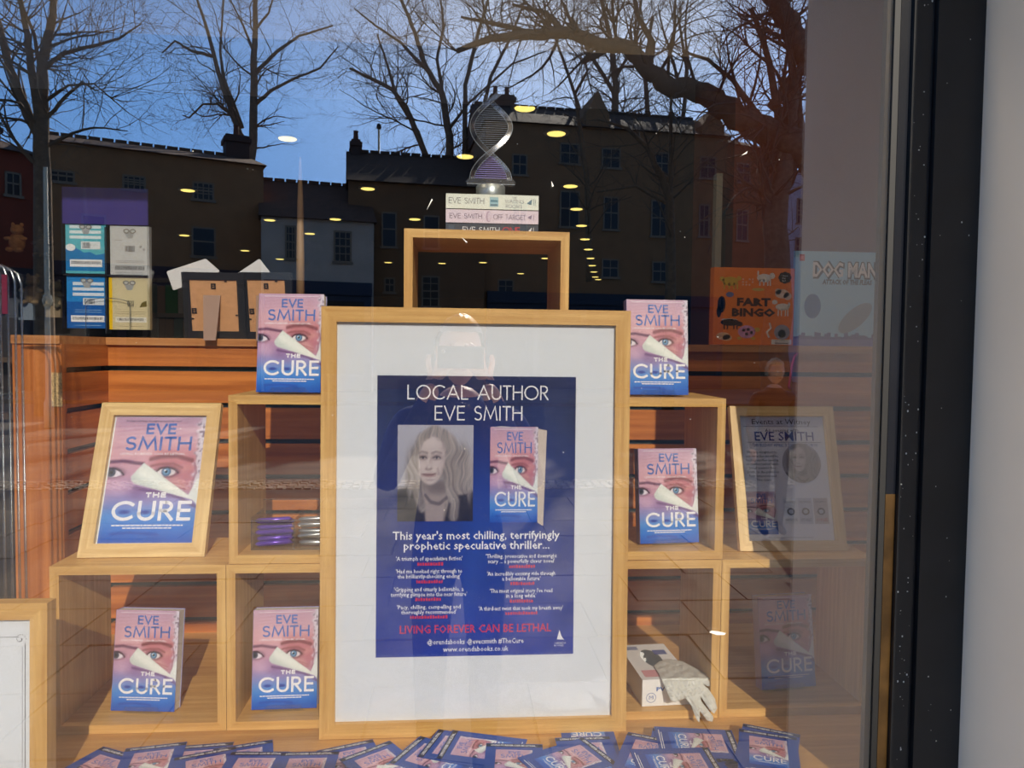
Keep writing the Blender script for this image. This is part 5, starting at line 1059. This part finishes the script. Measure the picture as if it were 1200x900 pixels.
# bare trees
BARK = flat('tree_bark', (138, 112, 84), .9, noise=.3, nscale=8); TWIG = flat('tree_twig', (128, 106, 82), .9)
def tree(label, seed, D, limbs, rk=1.0, twigs=700, cut=-25, spread=1.0, down=0.0, maxlen=2.6, base=None):
    """limbs: lists of (px, py, radius m[, extra depth]) of the main stems; side shoots grow from them"""
    random.seed(seed); R = random.Random(seed)
    P0 = mir(limbs[0][0][0], limbs[0][0][1], D); t = thing('bare_tree', label, 'tree', (P0[0], P0[1], GROUND)); off = np.array([P0[0], P0[1], GROUND])
    tm = MB(); bm_ = MB(); src = []
    for li, lb in enumerate(limbs):
        P = [mir(q[0], q[1], D+(q[3] if len(q) > 3 else 0))-off for q in lb]; rr = [q[2]*rk for q in lb]
        if li == 0: P = [np.array([P[0][0], P[0][1], 0])]+P; rr = [rr[0]*1.25]+rr
        # resample with wobble
        Q = []; S = []
        for i in range(len(P)-1):
            n = 4
            for k in range(n): f = k/n; Q.append(P[i]*(1-f)+P[i+1]*f+np.array([R.gauss(0, 1), R.gauss(0, 1), R.gauss(0, 1)])*rr[i]*(.12 if k else 0)); S.append(rr[i]*(1-f)+rr[i+1]*f)
        Q.append(P[-1]); S.append(rr[-1]); tm.tube(Q, S, 9)
        st = 1 if li else 6
        for i in range(st, len(Q)): src.append((Q[i], (Q[i]-Q[i-1])/(np.linalg.norm(Q[i]-Q[i-1])+1e-9), S[i]))
    ymin = P0[1]
    count = [0]
    def vis(p):
        d = p+off-np.array([CAM[0], 2*GLASS_Y-CAM[1], CAM[2]]); d = np.array([d[0], -d[1], d[2]]); z = d@CF
        return z > 1 and 450-FPX*(d@CU)/z > cut
    def shoot(p, dr, L, r, lev):
        n = max(3, int(L/.28)); Q = [p]; d = dr.copy(); q = p
        bend = np.array([R.gauss(0, 1), R.gauss(0, 1), R.gauss(0, .7)])*.10
        for i in range(n):
            d = d+bend+np.array([R.gauss(0, 1), R.gauss(0, 1), R.gauss(0, 1)])*.13+np.array([0, 0, .05-down]); d /= np.linalg.norm(d); q = q+d*(L/n)
            if not vis(q): break
            Q.append(q)
        if len(Q) < 2: return
        rs = [r*(1-.75*i/n) for i in range(len(Q))]; bm_.tube(Q, rs, 3 if r < .02 else 5, cap=False); count[0] += 1
        if lev <= 0: return
        k = max(2, int(L*(2.4 if lev > 1 else 3.4)))
        for i in range(k):
            j = R.randint(1, len(Q)-1); ax = np.array([R.gauss(0, 1), R.gauss(0, 1), R.gauss(0, 1)]); dd = (Q[j]-Q[j-1]); dd /= np.linalg.norm(dd)+1e-9; ax -= dd*(ax@dd); ax /= np.linalg.norm(ax)+1e-9
            nd = dd*.75+ax*.75*spread; nd /= np.linalg.norm(nd); shoot(Q[j], nd, L*R.uniform(.35, .65), max(.0045, rs[j]*.6), lev-1)
    tries = 0
    while count[0] < twigs and tries < 4000:
        tries += 1; p, d, r = R.choice(src); ax = np.array([R.gauss(0, 1), R.gauss(0, 1), R.gauss(0, 1)+.3-down*3]); ax -= d*(ax@d); ax /= np.linalg.norm(ax)+1e-9
        nd = d*.6+ax; nd /= np.linalg.norm(nd); shoot(p, nd, R.uniform(.4, 1.0)*maxlen, min(.05, max(.012, r*.32)), 2)
    tm.build('trunk', BARK, t, True); o = bm_.build('twigs', TWIG, t); o['kind'] = 'stuff'
tree('large bare tree at the far left of the reflected street', 1, 19,
    [[(50, 250, .20), (48, 150, .17), (49, 80, .12), (60, 30, .09), (66, -20, .06)], [(47, 160, .13), (22, 110, .11), (4, 50, .08), (-8, 0, .05)], [(48, 150, .10), (38, 90, .09), (32, 40, .07), (20, -15, .05)],
     [(49, 82, .06), (75, 62, .05), (108, 54, .04), (140, 45, .03), (165, 28, .015)], [(52, 142, .05), (75, 115, .04), (96, 96, .03), (112, 106, .02)], [(50, 120, .05), (80, 100, .03), (110, 98, .02), (150, 132, .01)], [(46, 80, .05), (40, 40, .04), (25, 5, .03)]], twigs=1500, maxlen=2.4)
tree('bare tree rising behind the terrace chimneys, left of centre in the reflected street', 2, 38,
    [[(296, 200, .22), (297, 150, .20), (298, 90, .17), (299, 40, .13), (300, -20, .10)], [(283, 165, .16), (270, 125, .14), (256, 85, .11), (247, 50, .09), (238, 20, .07), (226, -15, .05)], [(284, 150, .10), (262, 90, .08), (258, 60, .06), (262, 0, .04)],
     [(300, 122, .10), (318, 106, .08), (345, 92, .06), (375, 80, .05), (396, 55, .03)], [(300, 84, .10), (325, 60, .08), (350, 42, .06), (390, 30, .04)], [(250, 66, .09), (225, 60, .07), (205, 48, .05), (190, 62, .03)], [(278, 140, .08), (255, 122, .06), (238, 122, .05), (222, 138, .04), (214, 135, .02)], [(297, 60, .08), (285, 30, .05), (270, 0, .03)], [(299, 35, .07), (315, 15, .05), (322, -10, .03)]], twigs=2600, maxlen=4.4, cut=-15)
tree('dense bare tree rising behind the house roofs, centre of the reflected street', 3, 39,
    [[(528, 220, .22), (527, 160, .20), (518, 110, .16), (500, 80, .13), (487, 40, .10), (470, 0, .08)], [(520, 250, .18), (500, 185, .16), (475, 125, .14), (460, 105, .11), (435, 92, .09), (410, 80, .06)], [(540, 250, .16), (545, 170, .14), (545, 100, .11), (560, 40, .09), (575, -10, .06)], [(520, 120, .10), (512, 70, .08), (520, 30, .06), (515, -10, .05)],
     [(500, 82, .09), (470, 50, .07), (440, 30, .05), (415, 10, .03)], [(505, 200, .12), (490, 155, .10), (465, 115, .08), (452, 70, .06), (442, 40, .04)], [(548, 220, .13), (560, 160, .11), (575, 90, .09), (600, 40, .07), (615, 0, .05)], [(527, 150, .09), (550, 120, .06), (600, 75, .05), (640, 60, .03)]], twigs=4200, maxlen=4.6, cut=-12)
tree('bare tree behind the tall stone house, right of centre in the reflected street', 4, 41,
    [[(715, 230, .25), (720, 150, .22), (722, 100, .18), (716, 50, .14), (705, 0, .10)], [(720, 110, .12), (690, 60, .10), (670, 20, .07)], [(740, 230, .18), (760, 140, .14), (755, 80, .11), (765, 20, .08)], [(722, 90, .10), (745, 50, .07), (752, 0, .05)], [(790, 230, .16), (800, 140, .12), (805, 80, .10), (795, 20, .06)], [(690, 230, .14), (680, 130, .10), (660, 70, .08), (645, 30, .05)]], twigs=3400, maxlen=4.4, cut=-5)
tree('slender bare tree in front of the tall stone house in the reflected street', 5, 22,
    [[(786, 330, .16), (785, 235, .13), (772, 200, .10), (758, 172, .08), (735, 150, .05), (700, 140, .03)], [(785, 235, .08), (787, 180, .07), (786, 120, .04)], [(784, 240, .05), (745, 218, .04), (700, 225, .02)], [(690, 330, .09), (688, 220, .08), (680, 150, .06), (674, 110, .05), (690, 80, .03)]], twigs=700, maxlen=2.2, cut=0)
tree('massive bare plane tree with a low sweeping limb at the right of the reflected street', 6, 20,
    [[(912, 330, .22), (910, 245, .20), (918, 205, .17), (925, 150, .14), (930, 90, .11)], [(912, 250, .13), (897, 225, .11), (893, 200, .09), (905, 180, .07)],
     [(965, 200, .30), (930, 168, .26), (895, 152, .24), (862, 138, .22), (838, 116, .19), (812, 106, .17), (782, 100, .16), (760, 84, .14), (735, 55, .12), (700, 52, .11), (665, 38, .10), (620, 40, .08), (575, 45, .06), (535, 60, .04)],
     [(740, 60, .08), (722, 48, .08), (700, 64, .06), (682, 72, .04)], [(965, 90, .20), (938, 55, .19), (920, 20, .17), (898, -15, .16)], [(905, 125, .10), (930, 90, .09), (955, 70, .08)], [(690, 40, .06), (640, 42, .05), (590, 30, .04), (540, 20, .02)], [(915, 200, .08), (912, 130, .07), (898, 60, .05), (880, 10, .04)], [(925, 205, .07), (938, 150, .06), (936, 100, .05), (942, 40, .04)], [(885, 130, .05), (860, 95, .04), (830, 70, .03), (800, 60, .02)], [(760, 84, .06), (765, 50, .05), (748, 20, .04), (742, -10, .03)], [(660, 38, .05), (640, 15, .04), (600, 5, .02)]], rk=1.6, twigs=3000, maxlen=3.2, cut=-12)

# ================================================================= people
SKIN_M = flat('skin', (214, 164, 138), .55); 
def person(label, loc, rz, height, top, trouser, hairc, arms='down', hat=False):
    r = thing('person', label, 'person', loc, rz); k = height/1.75; CL = flat('cloth_%d_%d_%d' % top, top, .85); TR = flat('cloth_%d_%d_%d' % trouser, trouser, .85)
    V = lambda *p: tuple(q*k for q in p)
    # whole body as one skinned surface
    vs = [V(0, 0, .98), V(0, 0, 1.15), V(0, .005, 1.32), V(0, .0, 1.44), V(0, -.005, 1.52),
          V(.09, 0, .90), V(.10, -.01, .50), V(.10, .02, .10), V(.10, -.10, .035), V(-.09, 0, .90), V(-.10, -.01, .50), V(-.10, .02, .10), V(-.10, -.10, .035)]
    es = [(0, 1), (1, 2), (2, 3), (3, 4), (0, 5), (5, 6), (6, 7), (7, 8), (0, 9), (9, 10), (10, 11), (11, 12)]
    rd = [.155, .135, .16, .10, .06, .095, .065, .045, .035, .095, .065, .045, .035]
    hands = []
    for s in (1, -1):
        if arms == 'down': sh, el, wr = (.20*s, 0, 1.40), (.25*s, .02, 1.12), (.25*s, -.06, .88)
        else: sh, el, wr = (.20*s, 0, 1.40), (.26*s, -.10, 1.16), (.085*s, -.22, arms)
        n = len(vs); vs += [V(*sh), V(*el), V(*wr)]; es += [(2, n), (n, n+1), (n+1, n+2)]; rd += [.062, .046, .032]; hands.append((s, wr, el))
    rr = [(q*k, q*k) for q in rd]; rr[0] = (.16*k, .115*k); rr[2] = (.18*k, .12*k); rr[1] = (.145*k, .105*k)
    body = skin('body', vs, es, rr, CL, r); me = body.data; me.materials.append(TR); me.materials.append(SKIN_M)
    for p in me.polygons:
        z = p.center.z/k; p.material_index = 1 if z < .93 and abs(p.center.x) < .215*k else (2 if z > 1.475 else 0)
    for s, wr, el in hands:
        w = Vector(V(*wr)); d = (w-Vector(V(*el))).normalized(); sd = Vector((0, 0, 1)) if arms != 'down' else Vector((0, 1, 0)); sd = (sd-d*sd.dot(d)).normalized(); nn = d.cross(sd)
        hv = [tuple(w), tuple(w+d*.05*k)]; he = [(0, 1)]; hr = [(.028*k, .018*k), (.036*k, .016*k)]
        for f in range(4):
            o_ = sd*(.026-.018*f)*k; L_ = (.075, .085, .08, .062)[f]*k; n = len(hv); a = w+d*.075*k+o_; hv += [tuple(a), tuple(a+d*L_*.5+nn*.006*k*s), tuple(a+d*L_*.85+nn*.03*k*s)]; he += [(1, n), (n, n+1), (n+1, n+2)]; hr += [(.0095*k,)*2, (.0085*k,)*2, (.007*k,)*2]
        n = len(hv); a = w+d*.02*k+sd*.03*k; hv += [tuple(a), tuple(a+sd*.03*k+d*.03*k), tuple(a+sd*.035*k+d*.055*k)]; he += [(0, n), (n, n+1), (n+1, n+2)]; hr += [(.011*k,)*2, (.010*k,)*2, (.008*k,)*2]
        skin('hand', hv, he, hr, SKIN_M, r, 1)
    # head
    bm = bmesh.new(); bmesh.ops.create_uvsphere(bm, u_segments=28, v_segments=20, radius=1)
    for v in bm.verts:
        x, y, z = v.co; fx = .078; jaw = 1-.30*max(0, -z)**1.3; ny = y*.098
        f = max(0, -y)
        X, Y, Z = x*fx*jaw, ny*(1-.10*max(0, -z)), z*.118
        Y -= f**6*.0*1 + (.022*math.exp(-((x/.16)**2+((z+.12)/.22)**2)) if y < 0 else 0)     # nose
        if y < 0: Y += .010*(math.exp(-(((abs(x)-.38)/.16)**2+((z-.06)/.12)**2))); Y += .004*math.exp(-((x/.3)**2+((z+.50)/.05)**2))
        v.co = (X, Y, Z)
    me = D_.meshes.new('head'); bm.to_mesh(me); bm.free(); me.materials.append(SKIN_M); me.polygons.foreach_set('use_smooth', [True]*len(me.polygons)); hd = inst('head', me, r, V(0, -.02, 1.632)); hd.scale = (k, k, k)
    e = MB()
    for s in (1, -1): e.lathe([(.001, -.009), (.009, -.004), (.011, 0), (.009, .004), (.001, .009)], 10, (s*.030, -.083, .006))
    e.build('eyes', flat('eye_white', (220, 220, 216), .3), hd, True); MB().box((-.024, -.092, -.062), (.024, -.085, -.056)).build('mouth', flat('lips', (170, 92, 88), .5), hd)
    e = MB()
    for s in (1, -1): e.lathe([(.001, -.028), (.010, -.02), (.013, 0), (.010, .02), (.001, .028)], 8, (s*.077, .0, -.002))
    e.build('ears', SKIN_M, hd, True)
    bm = bmesh.new(); bmesh.ops.create_uvsphere(bm, u_segments=28, v_segments=18, radius=1)
    dl = [v for v in bm.verts if (v.co.y < -.35 and v.co.z < .45) or v.co.z < -.45]; bmesh.ops.delete(bm, geom=dl, context='VERTS')
    for v in bm.verts: s_ = 1+.03*math.sin(v.co.x*30+v.co.z*20); v.co = (v.co.x*.090*s_, v.co.y*.110*s_+.008, v.co.z*.130*s_+.008)
    me = D_.meshes.new('hair'); bm.to_mesh(me); bm.free(); me.materials.append(flat('hair_%d_%d_%d' % hairc, hairc, .5)); me.polygons.foreach_set('use_smooth', [True]*len(me.polygons)); inst('hair', me, hd)
    return r
p = mir(908, 430, 6.6)
person('person in a dark jacket standing in the reflected street at the right', (p[0], p[1], GROUND+.004), PI-.15, 1.60, (60, 40, 40), (40, 42, 52), (190, 160, 120))
person('photographer in a dark blue coat holding up a phone, reflected behind the poster', (CAM[0]+.02, -1.80, GROUND+.004), PI, 1.76, (34, 52, 110), (36, 40, 54), (84, 62, 46), arms=1.53)
ph = thing('mobile_phone', 'phone held up by the photographer opposite the window', 'phone', (CAM[0]+.02, CAM[1]-.035, CAM[2]-.02)); MB().box((-.075, -.008, -.036), (.075, 0, .036)).build('phone_body', flat('phone_black', (20, 20, 22), .2), ph); MB().lathe([(.006, 0), (.006, .002), (.004, .003)], 12, (0, 0, 0)).build('camera_ring', STEEL, ph).matrix_local = Matrix.Translation((-.055, .001, .02)) @ Matrix.Rotation(-PI/2, 4, 'X')

for o_ in D_.objects:      # flat printed matter: many tiny glyphs kept as one part
    if o_.type == 'MESH' and o_.name.split('.')[0] in ('lettering', 'printing', 'top_printing', 'book_picture_lettering', 'scroll_border', 'cover_art', 'etched_rungs', 'ridge_tiles', 'retaining_tab') and 'kind' not in o_: o_['kind'] = 'stuff'
